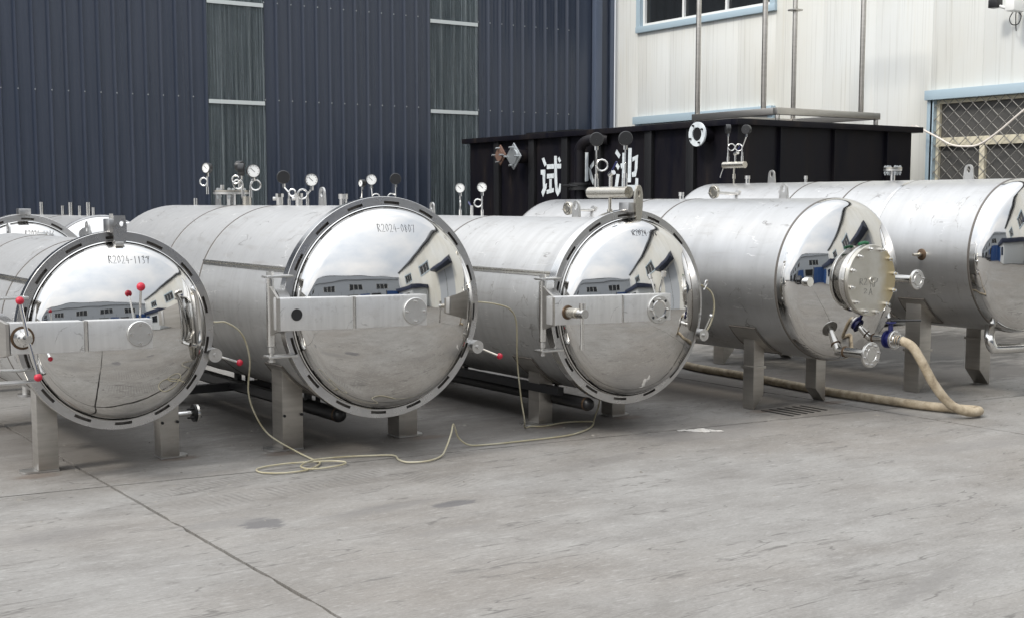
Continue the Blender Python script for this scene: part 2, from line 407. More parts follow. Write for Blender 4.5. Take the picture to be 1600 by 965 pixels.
# ------------------------------------------------------------------ blue clad building
YB = 19.5; XB1 = 14.66; PITCHX = .235
bb = thing('clad_building', 'dark blue ribbed metal building with two tall translucent strips', 'building', (9.8, YB, 0))
bb_loc = Vector((9.8, YB, 0))
def panelmesh(name, w, prof, mt, z1=6.7):
    mb = MB(); n = len(prof)
    mb.add([(x, y, z) for z in (0, z1) for x, y in prof], [(i, i+1, n+i+1, n+i) for i in range(n-1)])
    mb.add([(0, .03, 0), (w, .03, 0), (w, .03, z1), (0, .03, z1)], [(0,1,2,3)])
    return mb.mesh(name, mt, angle=20)
pw = PITCHX
prof = [(0, -.048), (.003, -.048), (.020, -.003), (.075, -.003), (.080, -.0042), (.090, -.0042), (.095, -.003), (.145, -.003), (.150, -.0042), (.160, -.0042), (.165, -.003), (pw-.050, -.003), (pw-.018, -.048), (pw-.001, -.048)]
pm = panelmesh('wall_panel', pw, prof, M['blue_cladding'])
SKY = [(7.56, 8.50), (11.50, 12.47)]
def in_sky(x): return any(a-.02 < x < b_-.02 for a, b_ in SKY)
xs = []
seg = [(-2.0, SKY[0][0]), (SKY[0][1], SKY[1][0]), (SKY[1][1], XB1)]
for a, b_ in seg:
    n = round((b_-a)/pw); w = (b_-a)/n
    for k in range(n):
        o = put('wall_panel', pm, bb, loc=(a+k*w-bb_loc.x, 0, 0)); o.scale = (w/pw, 1, 1); xs.append(a+k*w)
# rooflight strips: a fluted translucent sheet, pale girts and a dim bay behind
for a, b_ in SKY:
    w = b_-a; pr = []; n = 44
    for k in range(n+1):
        x = w*k/n; big = k % 11 in (0, 1); y = -.034 if big else (-.004 if k % 2 else -.012)
        pr.append((x, y))
    mb = MB(); m_ = len(pr)
    mb.add([(x, y, z) for z in (0, 6.7) for x, y in pr], [(i, i+1, m_+i+1, m_+i) for i in range(m_-1)])
    mb.build('rooflight_sheet', M['rooflight_sheet'], bb, angle=20).location = (a-bb_loc.x, 0, 0)
    for z in (3.215, 4.72, 6.22):
        MB().box(a+.01, b_-.01, -.048, -.036, z-.03, z+.03).build('girt', M['girt_pale'], bb).location = (-bb_loc.x, 0, 0)
    mb = MB().add([(a, 1.6, 0), (b_, 1.6, 0), (b_, 1.6, 6.7), (a, 1.6, 6.7)], [(0,1,2,3)])
    mb.add([(a, .04, 0), (a, 1.6, 0), (a, 1.6, 6.7), (a, .04, 6.7)], [(0,1,2,3)])
    mb.add([(b_, .04, 0), (b_, 1.6, 0), (b_, 1.6, 6.7), (b_, .04, 6.7)], [(0,1,2,3)])
    mb.build('interior_bay', M['interior'], bb).location = (-bb_loc.x, 0, 0)
mb = MB()
for x in xs:
    for z in (3.27, 4.77, 6.25):
        mb.cyl((x-bb_loc.x-.004, -.047, z), (x-bb_loc.x-.004, -.057, z), .011, .009, 6)
mb.build('screw_heads', M['galvanised'], bb, kind='stuff')
MB().box(XB1+.005, XB1+.27, -.03, .03, 0, 6.7).build('corner_flashing', M['blue_cladding'], bb, bevel=.004).location = (-bb_loc.x, 0, 0)
MB().box(XB1+.30, XB1+.45, -.14, -.01, 0, 6.7).build('downpipe', M['blue_trim'], bb, bevel=.012).location = (-bb_loc.x, 0, 0)
MB().box(XB1+.28, XB1+.79, -.008, .03, 0, 6.7).build('corner_panel', M['blue_cladding'], bb).location = (-bb_loc.x, 0, 0)
MB().box(XB1+.70, XB1+.795, -.06, -.01, 0, 6.7).build('corner_flashing', M['blue_trim'], bb, bevel=.004).location = (-bb_loc.x, 0, 0)
MB().box(-2, XB1+.8, -.10, .35, 6.7, 6.84).build('roof_edge', M['roof_grey'], bb).location = (-bb_loc.x, 0, 0)

# ------------------------------------------------------------------ long white workshop (wall along the tank axis)
XW = 15.5; Y0, Y1, ZT = -14.4, 19.47, 7.9
wb = thing('white_workshop', 'long white panelled workshop with blue trimmed windows beyond the black tank', 'building', (XW, 0, 0))
# openings: y0, y1, z0, z1, panes
WIN = [(15.36, 18.80, 4.77, 6.35, 3), (15.36, 18.80, 1.15, 3.16, 3), (8.9, 12.30, 1.15, 3.18, 1), (-4.6, -1.6, 4.75, 6.2, 3), (-11.0, -8.2, 4.75, 6.2, 3)]
cuts = {Y0, Y1}
for w in WIN: cuts |= {w[0], w[1]}
cuts |= {-.3, 3.9}
cuts = sorted(cuts); cols = []
for a, b_ in zip(cuts, cuts[1:]):
    n = max(1, round((b_-a)/.95)); cols += [(a+(b_-a)*k/n, a+(b_-a)*(k+1)/n) for k in range(n)]
pcache = {}
def wall_piece(y0, y1, z0, z1):
    key = (round(y1-y0, 3), round(z1-z0, 3))
    if key not in pcache:
        w, h = key
        pcache[key] = MB().box(0, .06, .0006, w-.0006, 0, h).mesh('wall_panel', M['white_panel'], bevel=.0012)
    put('wall_panel', pcache[key], wb, loc=(0, y0, z0))
for a, b_ in cols:
    holes = sorted([(w[2], w[3]) for w in WIN if w[0]-.01 <= a and b_ <= w[1]+.01])
    z = 0
    for h0, h1 in holes: wall_piece(a, b_, z, h0); z = h1
    wall_piece(a, b_, z, ZT)
def window(par, y0, y1, z0, z1, panes, sign=-1, mesh_guard=False, ledge=True, frame='white_frame'):
    win = MB().box(.075, .09, y0+.01, y1-.01, z0+.01, z1-.01).build('window', M['dusty_glass' if panes == 1 else 'glass_dark'], par)
    mb = MB(); fr = .05
    mb.box(.02, .07, y0+.10, y0+.10+fr, z0+.06, z1-.08); mb.box(.02, .07, y1-.10-fr, y1-.10, z0+.06, z1-.08)
    mb.box(.02, .07, y0+.10+fr, y1-.10-fr, z0+.06, z0+.06+fr); mb.box(.02, .07, y0+.10+fr, y1-.10-fr, z1-.08-fr, z1-.08)
    mb.build('window_frame', M[frame], win)
    for k in range(1, panes):
        y = y0+.1+(y1-y0-.2)*k/panes
        MB().box(.024, .068, y-.025, y+.025, z0+.06+fr, z1-.08-fr).build('mullion', M[frame], win)
    MB().box(-.05, .074, y1-.098, y1+.015, z0+.0, z1-.005).build('jamb', M['sky_blue_trim'], win)
    MB().box(-.05, .074, y0-.015, y0+.098, z0+.0, z1-.005).build('jamb', M['sky_blue_trim'], win)
    MB().box(-.062, .074, y0-.02, y1+.02, z0-.05, z0+.055).build('sill', M['sky_blue_trim'], win, bevel=.006)
    MB().box(-.10, .074, y0-.03, y1+.03, z1-.075, z1+.06).build('header', M['sky_blue_trim'], win, bevel=.006)
    return win
wins = [window(wb, *w, frame='cream_paint' if i == 2 else 'white_frame') for i, w in enumerate(WIN)]
# the guarded window at the right edge: transom, mullion and diamond mesh
w = WIN[2]
MB().box(.005, .072, w[0]+.15, w[1]-.15, 2.455, 2.575).build('transom', M['cream_paint'], wins[2], bevel=.004)
MB().box(.010, .073, 11.385, 11.465, 1.25, 2.453).build('mullion', M['cream_paint'], wins[2], bevel=.004)
mb = MB(); ya, yb, za, zb = w[0]+.1, w[1]-.06, 1.25, 3.17
sp = .205; k = -30
while k < 60:
    y0_ = ya+k*sp
    for sgn in (1, -1):
        p = []
        for i in range(41):
            z = za+(zb-za)*i/40; y = y0_+sgn*(z-za)*1.1
            if ya <= y <= yb: p.append((-.03+.006*sgn, y, z))
        if len(p) > 1: mb.tube([p[0], p[-1]], .0055, 5)
    k += 1
mb.build('diamond_mesh', M['wire'], wins[2])
MB().box(-.05, -.02, ya, yb, zb-.012, zb+.012).box(-.05, -.02, yb-.015, yb+.015, za, zb-.013).build('mesh_frame', M['wire'], wins[2])
MB().box(-.35, .5, Y0, Y1, ZT, ZT+.22).build('eave', M['roof_grey'], wb)
mb = MB().add([(-.3, Y0, ZT+.221), (-.3, Y1, ZT+.221), (9, Y1, ZT+1.6), (9, Y0, ZT+1.6)], [(0,1,2,3)]); mb.build('roof', M['roof_grey'], wb)
# awning and door towards the camera side
aw = MB().prism([(0, 4.9), (-1.5, 4.35), (-1.5, 4.1), (0, 4.1)], lambda a, z: (a-.002, -.3, z), lambda a, z: (a-.002, 3.9, z)).build('awning', M['navy_canopy'], wb)
MB().box(-.03, -.003, .1, 3.5, 0, 3.9).build('roller_door', M['white_far'], wb)
MB().box(-.045, -.031, 1.78, 1.84, 0, 3.9).build('door_seam', M['black_paint'], wb)

# ------------------------------------------------------------------ far workshop closing the yard behind the camera
fb_ = thing('gabled_workshop', 'white workshop with dark eave closing the far side of the yard', 'building', (-3, -14.5, 0))
mb = MB(); mb.box(-24, 18.3, -.2, 0, 0, 6.6).build('wall', M['white_far'], fb_)
MB().prism([(-24.3, 6.6), (18.3, 6.6), (18.3, 6.9), (-3, 8.2), (-24.3, 6.9)], lambda a, z: (a, -.25, z), lambda a, z: (a, .25, z)).build('eave', M['roof_grey'], fb_)
MB().prism([(-24.0, 6.602), (18.2, 6.602), (18.2, 6.8), (-3, 8.0), (-24.0, 6.8)], lambda a, z: (a, -.1, z), lambda a, z: (a, .27, z)).build('gable', M['white_far'], fb_)
for x in (-20, -13, -6.5, 0, 6.5, 13):
    wn = MB().box(x-1.6, x+1.6, .005, .03, 4.2, 5.5).build('window', M['glass_dark'], fb_)
    mb = MB()
    for k in range(4): mb.box(x-1.6+k*1.04, x-1.52+k*1.04, .031, .05, 4.2, 5.5)
    mb.build('window_frame', M['white_frame'], wn)
MB().box(-19.5, -11.5, .004, .05, 0, 3.4).build('doorway', M['black_paint'], fb_)
MB().prism([(.0, 3.9), (2.6, 3.5), (2.6, 3.3), (0, 3.3)], lambda a, z: (-20, a+.06, z), lambda a, z: (-11, a+.06, z)).build('canopy', M['navy_canopy'], fb_)
MB().box(-3.5, 3.0, .004, .05, 0, 3.0).build('doorway', M['black_paint'], fb_)
for x, mt_ in ((4.6, 'interior'), (7.4, 'gate_blue'), (10.2, 'black_paint')): MB().box(x, x+2.3, .004, .08, 0, 3.2).build('shutter_door', M[mt_], fb_)
for x in range(-21, 15, 3): MB().box(x-.02, x+.02, .0005, .012, 0, 4.0).build('panel_joint', M['roof_grey'], fb_)
for i, (x, y, w_, h_) in enumerate(((-9.5, -10.6, 1.6, 2.2), (-6.2, -11.2, 2.4, 1.6), (-1.2, -11.0, 1.8, 2.5))):
    ml_ = thing('work_bench', ('tall dark steel rack furthest left before the far workshop', 'low wide dark steel rack between two taller ones', 'tallest dark steel rack nearest the parked cars')[i], 'rack', (x, y, 0), 'dark racks before the far workshop')
    ml_.name = 'steel_rack'
    for a_ in (-w_/2, w_/2-.08):
        for b_ in (-.4, .32): MB().box(a_, a_+.08, b_, b_+.08, 0, h_).build('post', M['black_paint'], ml_)
    for q in (.35, .65, .98): MB().box(-w_/2-.03, w_/2+.03, -.43, .43, h_*q-.06, h_*q).build('shelf', M['roof_grey'], ml_)
    MB().box(-w_/2+.1, w_/2-.2, -.35, .3, h_*.35+.002, h_*.6).build('crate', M['black_rubber'], ml_)
# grey cabin beside the white wall
cb = thing('site_cabin', 'pale grey flat roofed cabin with blue door against the long white wall', 'cabin', (13.4, -5.6, 0))
MB().box(-1.9, 1.9, -2.6, 2.6, .05, 2.7).build('wall', M['panel_grey'], cb, bevel=.02)
MB().box(-2.2, 2.09, -2.9, 2.9, 2.702, 3.2).build('roof', M['navy_canopy'], cb, bevel=.02)
MB().box(-1.96, -1.902, -2.3, -.9, .06, 2.4).build('door', M['gate_blue'], cb)
MB().box(-1.97, -1.903, .2, 1.8, 1.1, 2.2).build('window', M['glass_dark'], cb)
gt = thing('blue_gate', 'tall bright blue sheet gate standing beside the grey cabin', 'gate', (10.4, -8.2, 0))
for k in range(3): MB().box(-1.2+k*.8, -.42+k*.8, -.04, .04, .1, 2.9).build('gate_leaf', M['gate_blue'], gt)
for k in (-1.3, 1.3): MB().box(k-.06, k+.06, -.06, .06, 0, 3.0).build('post', M['black_paint'], gt)
def car(x, y, rz, lab):
    c_ = thing('parked_car', lab, 'car', (x, y, 0), 'cars parked across the yard', rz)
    body = [(-2.2, .35), (2.2, .35), (2.25, .75), (1.5, .95), (.9, 1.45), (-1.2, 1.5), (-1.9, 1.0), (-2.25, .9)]
    MB().prism(body, lambda a, z: (a, -.85, z), lambda a, z: (a, .85, z)).build('body', M['car_black'], c_, bevel=.05)
    for s in (-1, 1):
        MB().prism([(1.2, .98), (.8, 1.38), (-1.1, 1.42), (-1.5, 1.0)], lambda a, z: (a, s*.853, z), lambda a, z: (a, s*.87, z)).build('side_window', M['glass_dark'], c_)
        for a in (-1.35, 1.35): MB().lathe([(.19, -.02), (.33, -.02), (.33, .18), (.19, .18)], (a, s*.78-.08, .33), (0,1,0), 20, False).cyl((a, s*.78-.06, .33), (a, s*.78+.06, .33), .19).build('wheel', M['black_rubber'], c_)
car(2.5, -9.5, 1.45, 'black parked car nose to the yard, leftmost of three mirrored cars')
car(5.4, -9.2, 1.6, 'black parked car in the middle of the mirrored cars')
car(8.0, -9.6, 1.5, 'black parked car nearest the blue gate')

# ------------------------------------------------------------------ black water test tank
XT, YT = 11.3, 11.8; TX1, TY1, TZ = 14.5, 17.88, 2.60
bt = thing('test_tank', 'large black steel water tank lettered in white standing behind the vessels', 'tank', (XT, YT, 0))
o_ = Vector((XT, YT, 0))
def bl(mb, name, mt, par=bt, **k): ob = mb.build(name, mt, par, **k); ob.location = -o_ if par is bt else ob.location; return ob
bl(MB().box(XT, TX1, YT, TY1, .05, TZ), 'body', M['tank_black'])
bl(MB().box(XT-.10, TX1+.12, YT-.10, YT+.02, TZ, TZ+.075), 'rim', M['tank_black'], bevel=.006)
bl(MB().box(XT-.10, XT+.02, YT+.021, TY1+.1, TZ, TZ+.075), 'rim', M['tank_black'], bevel=.006)
bl(MB().box(TX1-.02, TX1+.12, YT+.021, TY1+.1, TZ, TZ+.075), 'rim', M['tank_black'], bevel=.006)
bl(MB().box(XT+.021, TX1-.021, TY1-.02, TY1+.1, TZ, TZ+.075), 'rim', M['tank_black'], bevel=.006)
for y in (17.04, 16.1, 15.27, 14.50, 13.42, 12.60): bl(MB().box(XT-.062, XT-.001, y-.07, y+.07, .05, TZ-.003), 'stiffener', M['black_paint'], bevel=.004)
for x in (11.99, 12.96, 13.97): bl(MB().box(x-.008, x+.008, YT-.05, YT-.001, .05, TZ-.003), 'stiffener', M['tank_black'])
bl(MB().box(XT+.4, XT+1.1, 15.6, 16.9, TZ+.02, TZ+.14), 'top_box', M['black_paint'])
bl(MB().box(XT+.3, XT+.9, 14.0, 14.8, TZ+.02, TZ+.1).box(XT+.3, XT+2.4, 12.9, 14.6, TZ+.0, TZ+.07), 'top_plate', M['black_paint'])
CHARS=[[[(15.902,2.31),(15.844,2.326),(15.781,2.22),(15.831,2.192)],[(15.927,2.148),(15.811,2.148),(15.817,1.931),(15.772,1.952),(15.779,1.879),(15.867,1.749),(15.91,1.822),(15.867,1.88),(15.881,2.07),(15.926,2.078)],[(15.773,2.224),(15.597,2.224),(15.597,2.156),(15.773,2.155)],[(15.518,2.225),(15.416,2.225),(15.421,2.157),(15.518,2.156)],[(15.768,2.085),(15.599,2.089),(15.598,2.021),(15.767,2.017)],[(15.71,2.012),(15.65,2.011),(15.649,1.871),(15.709,1.864)],[(15.779,1.85),(15.6,1.878),(15.6,1.82),(15.771,1.792)],[(15.59,2.341),(15.526,2.339),(15.52,2.07),(15.507,1.884),(15.487,1.848),(15.458,1.941),(15.421,1.933),(15.433,1.826),(15.501,1.755),(15.555,1.827),(15.581,2.0)],[(15.465,2.326),(15.421,2.265),(15.46,2.24),(15.504,2.299)]],
[[(14.848,2.368),(14.774,2.365),(14.775,1.971),(14.864,1.957)],[(14.616,2.277),(14.591,2.225),(14.711,2.125),(14.736,2.177)],[(14.767,2.163),(14.711,2.117),(14.644,1.969),(14.66,1.91),(14.734,2.0)],[(15.071,2.237),(14.908,2.243),(14.92,2.181),(15.014,2.034),(15.068,1.975),(15.089,2.005),(15.045,2.166),(15.07,2.164)],[(14.917,1.831),(14.831,1.868),(14.83,1.831),(14.88,1.812)]],
[[(14.138,2.385),(14.059,2.307),(14.091,2.262),(14.175,2.336)],[(14.159,2.228),(14.073,2.154),(14.107,2.105),(14.184,2.186)],[(14.141,2.055),(14.071,2.047),(14.115,1.868),(14.18,1.869)],[(14.014,2.335),(13.961,2.337),(13.955,1.874),(14.023,1.874)],[(14.057,2.19),(14.016,2.199),(14.015,2.134),(14.043,2.125)],[(13.89,2.395),(13.82,2.393),(13.831,1.936),(13.899,1.937)],[(13.803,2.268),(13.685,2.3),(13.696,2.124),(13.725,2.012),(13.805,2.007),(13.811,2.07),(13.755,2.083),(13.746,2.231),(13.802,2.212)],[(13.731,1.998),(13.676,1.983),(13.679,1.913),(13.762,1.815),(13.875,1.844),(13.921,1.902),(13.741,1.9)]]]
for ch in CHARS:
    mb = MB()
    for p in ch: mb.prism(p, lambda y, z: (XT-.001, y, z), lambda y, z: (XT-.005, y, z))
    bl(mb, 'lettering', M['stencil_white'])
def stub(y, z, r, p, mt='tank_black'): return bl(MB().cyl((XT-.001, y, z), (XT-p, y, z), r, n=20), 'nozzle', M[mt])
# two square blind flanges, one round flange, one elbow pipe
for y, z, mt, sq, p in ((16.66, 2.38, 'rust', .155, .22), (16.27, 2.35, 'galvanised', .20, .24)):
    nz_ = stub(y, z, sq*.5, p-.02)
    nz_.location = -o_
    dia = [(-sq, 0), (0, sq), (sq, 0), (0, -sq)]
    MB().prism(dia, lambda a, b_: (XT-p, y+a, z+b_), lambda a, b_: (XT-p-.02, y+a, z+b_)).build('square_flange', M[mt], nz_, bevel=.003)
    MB().cyl((XT-p-.02, y, z), (XT-p-.045, y, z), sq*.58, n=20).build('blind_cover', M[mt], nz_)
    mb = MB()
    for k in range(4): mb.cyl((XT-p-.021, y+sq*.66*(k in (0,)) - sq*.66*(k == 1), z+sq*.66*(k == 2)-sq*.66*(k == 3)), (XT-p-.10, y+sq*.66*(k in (0,))-sq*.66*(k == 1), z+sq*.66*(k == 2)-sq*.66*(k == 3)), .014, n=8)
    mb.build('stud_bolts', M['galvanised'], nz_, kind='stuff')
nz_ = stub(12.3, 2.505, .10, .19)
MB().lathe([(.085, .19), (.085, .215), (.15, .215), (.15, .19)], (XT, 12.3, 2.505), (-1,0,0), 28).build('ring_flange', M['stencil_white'], nz_)
MB().cyl((XT-.191, 12.3, 2.505), (XT-.2, 12.3, 2.505), .084, n=24).build('bore', M['black_paint'], nz_)
for k in range(4):
    a = math.pi/4+k*math.pi/2+.3; yy, zz = 12.3+.118*math.cos(a), 2.505+.118*math.sin(a)
    MB().cyl((XT-.216, yy, zz), (XT-.24, yy, zz), .013, n=6).build('bolt', M['black_paint'], nz_)
ep = bl(MB().tube([(XT-.02, 14.3, 2.53), (XT-.1, 14.45, 2.535), (XT-.16, 14.62, 2.51), (XT-.18, 14.73, 2.42), (XT-.18, 14.74, 2.25), (XT-.18, 14.74, 1.3)], .075, 16, smooth=6), 'elbow_pipe', M['tank_black'])
MB().lathe([(.076, 0), (.15, 0), (.15, .03), (.13, .03), (.13, .07), (.15, .07), (.15, .10), (.076, .10)], (XT-.18, 14.74, 1.84), (0,0,1), 20).build('valve_body', M['black_rubber'], ep)
MB().tube([(XT-.3, 14.74, 1.89), (XT-.42, 14.80, 1.90), (XT-.44, 14.62, 1.90), (XT-.34, 14.58, 1.89)], .014, 8).build('valve_handle', M['black_rubber'], ep)

# stainless frame with uprights standing on the black tank
hf = thing('hoist_frame', 'stainless square tube frame with four tall uprights standing on the black tank', 'frame', (12.07, 11.9, 2.68))
of = Vector((12.07, 11.9, 2.68))
def hb(mb, n): ob = mb.build(n, M['leg_steel'], hf, bevel=.004); ob.location = -of
hb(MB().box(12.07, 13.985, 11.9, 11.98, 2.765, 2.85), 'base_rail'); hb(MB().box(12.07, 12.15, 11.981, 13.50, 2.765, 2.85), 'base_rail')
hb(MB().box(12.151, 13.90, 13.42, 13.50, 2.765, 2.85), 'base_rail'); hb(MB().box(13.905, 13.985, 11.981, 13.50, 2.765, 2.85), 'base_rail')
for x, y in ((12.12, 12.2), (12.12, 13.44), (13.94, 12.2), (13.94, 13.44)): hb(MB().cyl((x, y, 2.851), (x, y, 5.1), .034, n=16), 'upright')
for x, y in ((12.11, 11.94), (13.94, 11.94), (12.11, 13.46), (13.94, 13.46)): hb(MB().cyl((x, y, 2.676), (x, y, 2.764), .03, n=10), 'foot')
hb(MB().box(12.08, 13.98, 12.165, 12.235, 5.1, 5.17), 'top_rail'); hb(MB().box(12.085, 12.155, 12.236, 13.48, 5.1, 5.17), 'top_rail')
hb(MB().box(12.156, 13.98, 13.405, 13.475, 5.1, 5.17), 'top_rail'); hb(MB().box(13.905, 13.975, 12.236, 13.404, 5.1, 5.17), 'top_rail')
hb(MB().box(13.86, 14.02, 13.37, 13.51, 4.36, 4.385), 'clamp_plate')

# white hose draped from the tank rim along the guarded window
tag(MB().tube([(14.45, 11.75, 2.69), (14.62, 11.9, 2.69), (15.0, 12.1, 2.70), (15.25, 12.32, 2.735), (15.3, 12.0, 2.572), (15.3, 11.782, 2.467), (15.3, 11.57, 2.433), (15.3, 11.314, 2.449), (15.3, 11.021, 2.608), (15.3, 10.646, 2.872), (15.35, 10.1, 3.25), (15.45, 9.6, 3.5)], .014, 10, smooth=8).build('white_hose', M['white_hose_pvc']), 'thin white hose sagging from the black tank rim across the meshed window', 'hose')
# security camera
sc = thing('security_camera', 'white bullet security camera with hanging cable high on the white wall', 'camera', (15.5, 10.9, 4.2))
MB().box(-.42, -.16, -.2, -.06, -.06, .10).build('housing', M['camera_white'], sc, bevel=.02)
MB().box(-.36, -.24, .10, .24, .02, .13).build('lamp_head', M['black_paint'], sc, bevel=.01)
MB().tube([(-.002, 0, -.02), (-.14, 0, -.02), (-.2, .0, -.01), (-.3, .12, .04)], .022, 10).build('bracket', M['camera_white'], sc)
MB().tube([(-.16, -.02, -.02), (-.18, .03, -.12), (-.17, .0, -.2), (-.15, -.08, -.2), (-.15, -.12, -.1), (-.17, -.06, -.05), (-.2, -.08, -.2), (-.2, -.09, -.3)], .007, 6, smooth=6).build('cable', M['black_rubber'], sc)
print('SETTING DONE')

# ------------------------------------------------------------------ pressure vessels
def head(a, n1=26, n2=14):
    Rc, rk = 2*a, .2*a
    D0 = Rc-math.sqrt((Rc-rk)**2-(a-rk)**2); t1 = math.asin((a-rk)/(Rc-rk)); out = []
    for i in range(n1+1):
        th = t1*i/n1; out.append((max(Rc*math.sin(th), 1e-4), D0-Rc+Rc*math.cos(th)))
    for i in range(1, n2+1):
        ph = t1+(math.pi/2-t1)*i/n2; out.append((a-rk+rk*math.sin(ph), rk*math.cos(ph)))
    return out, D0
def head_y(a, r):
    Rc, rk = 2*a, .2*a; D0 = Rc-math.sqrt((Rc-rk)**2-(a-rk)**2)
    return D0-Rc+math.sqrt(Rc*Rc-r*r)
GRP = 'stainless steel pressure vessels standing in a row on the yard'
def shell(root, r, z, y0, y1, rear=True, mt='shell_steel', seams=(), name='shell'):
    pr = [(r, y0), (r, y1)]
    if rear: hp, D0 = head(r, 12, 8); pr += [(a, y1+.02+d) for a, d in hp[::-1]]
    sh = MB().lathe(pr, (0, 0, z), (0,1,0), 128).build(name, M[mt], root, angle=30)
    for y in seams:
        MB().lathe([(r-.002, -.009), (r+.0035, -.006), (r+.0035, .006), (r-.002, .009)], (0, y, z), (0,1,0), 96).build('weld_seam', M['seam_tint'], sh)
    return sh
def on_shell(r, z, y, deg, off=0): return Vector(((r+off)*math.cos(R(deg)), y, z+(r+off)*math.sin(R(deg))))
def strip(root, r, z, y0, y1, deg):          # the long folded lip along a shell
    d = Vector((math.cos(R(deg)), 0, math.sin(R(deg)))); tn = Vector((-d.z, 0, d.x))
    c0 = Vector((0, 0, z))
    f = lambda yy: (lambda a, b: c0+Vector((0, yy, 0))+d*(r+a)+tn*b)
    MB().prism([(-.004, -.016), (.018, -.016), (.018, -.004), (.006, -.004), (.006, .016), (-.004, .016)], f(y0), f(y1)).build('seam_lip', M['tinted_steel'], root)
def lug(root, y, r, z, w=.10, h=.125, th=.014, x=0, hr=.024):
    n = 24; out = []; inn = []; zc = h-w*.36
    for k in range(n):
        a = 2*math.pi*k/n
        ca, sa = math.cos(a), math.sin(a)
        if sa >= -.01: out.append((w*.36*ca, zc+w*.36*sa))
        else:
            t_ = -sa; out.append(((w*.36+(w*.14)*min(1, t_*1.3))*(1 if ca > 0 else -1)*min(1, abs(ca)*1.6+.0) if abs(ca) > .3 else w*.5*ca/.3*.9, -.03 if t_ > .45 else zc*(1-t_/.45)))
        inn.append((hr*ca*.85, zc+hr*1.25*sa))
    zz = z+math.sqrt(max(r*r-x*x, 0))
    MB().ringplate(out, inn, lambda a, b: (x-th/2, y+a, zz+b), lambda a, b: (x+th/2, y+a, zz+b)).build('lifting_lug', M['cast_steel'], root)
def nozzle(root, y, z0, z1, r, x=0, cap=True, flange=0, mt='bright_steel'):
    mb = MB().cyl((x, y, z0), (x, y, z1), r, n=16)
    nz_ = mb.build('nozzle', M[mt], root)
    if cap: MB().cyl((x, y, z1-.03), (x, y, z1+.004), r*1.18, n=12).build('cap', M['cast_steel'], nz_)
    if flange:
        MB().lathe([(r, 0), (flange, 0), (flange, .016), (.001, .016)], (x, y, z1-.006), (0,0,1), 24).build('flange', M['cast_steel'], nz_)
        MB().lathe([(.001, 0), (flange, 0), (flange, .014), (.001, .014)], (x, y, z1+.012), (0,0,1), 24).build('blind_cover', M['tinted_steel'], nz_)
        mb = MB()
        for k in range(6):
            a = k*math.pi/3; p = (x+flange*.78*math.cos(a), y+flange*.78*math.sin(a))
            mb.cyl((*p, z1-.045), (*p, z1+.045), .008, n=6)
            mb.cyl((*p, z1-.03), (*p, z1-.014), .014, n=6); mb.cyl((*p, z1+.027), (*p, z1+.04), .014, n=6)
        mb.build('stud_bolts', M['galvanised'], nz_, kind='stuff')
    return nz_
def gauge(root, x, y, z0, z1, deg, r=.042, loop=(0, .05), lz=None, lr=.032, lean=(0, 0)):
    """dial gauge; deg = heading of the dial, 0 = towards -Y, positive turns to -X"""
    d = Vector((-math.sin(R(deg)), -math.cos(R(deg)), 0)); px, py = x+lean[0], y+lean[1]
    c = Vector((px, py, z1))
    gg = MB().lathe([(.001, -.030), (r*.9, -.030), (r, -.024), (r, .018), (r*.93, .020), (r*.93, .014)], c, d, 28).build('pressure_gauge', M['black_paint'], root)
    MB().lathe([(.001, .0145), (r*.93, .0145)], c, d, 28).build('dial_face', M['dial_white'], gg)
    s = d.cross(Vector((0,0,1)))
    mb = MB(); o = c+d*.0155; up_ = Vector((0,0,1))
    a = .75; v = s*math.cos(a)+up_*math.sin(a)
    mb.tube([o-v*r*.25, o+v*r*.62], .0022, 5)
    for k in range(9):
        a = R(-35+k*31); v = s*math.cos(a)+up_*math.sin(a); mb.tube([o+v*r*.70, o+v*r*.83], .0017, 4)
    mb.build('needle', M['ink'], gg)
    MB().cyl((px, py, z1-r-.028), (px, py, z1-r+.004), .014, n=6).build('union_nut', M['bright_steel'], gg)
    lz = lz or z0+(z1-z0)*.45
    lx, ly = loop; L = math.hypot(lx, ly) or 1; lx, ly = lx/L*lr, ly/L*lr
    P = [(x, y, z0), (x, y, lz-.03)]
    for k in range(13):
        a = -math.pi/2-math.pi*2*k/12 if False else math.pi*2*k/12
        P.append((x+lx*(1-math.cos(a)), y+ly*(1-math.cos(a)), lz+lr*math.sin(a)))
    P += [(px, py, z1-r-.02)]
    MB().tube(P, .0065, 8).build('siphon_tube', M['bright_steel'], gg)
    MB().cyl((x, y, z0-.01), (x, y, z0+.05), .013, n=10).build('socket', M['bright_steel'], gg)
    return gg
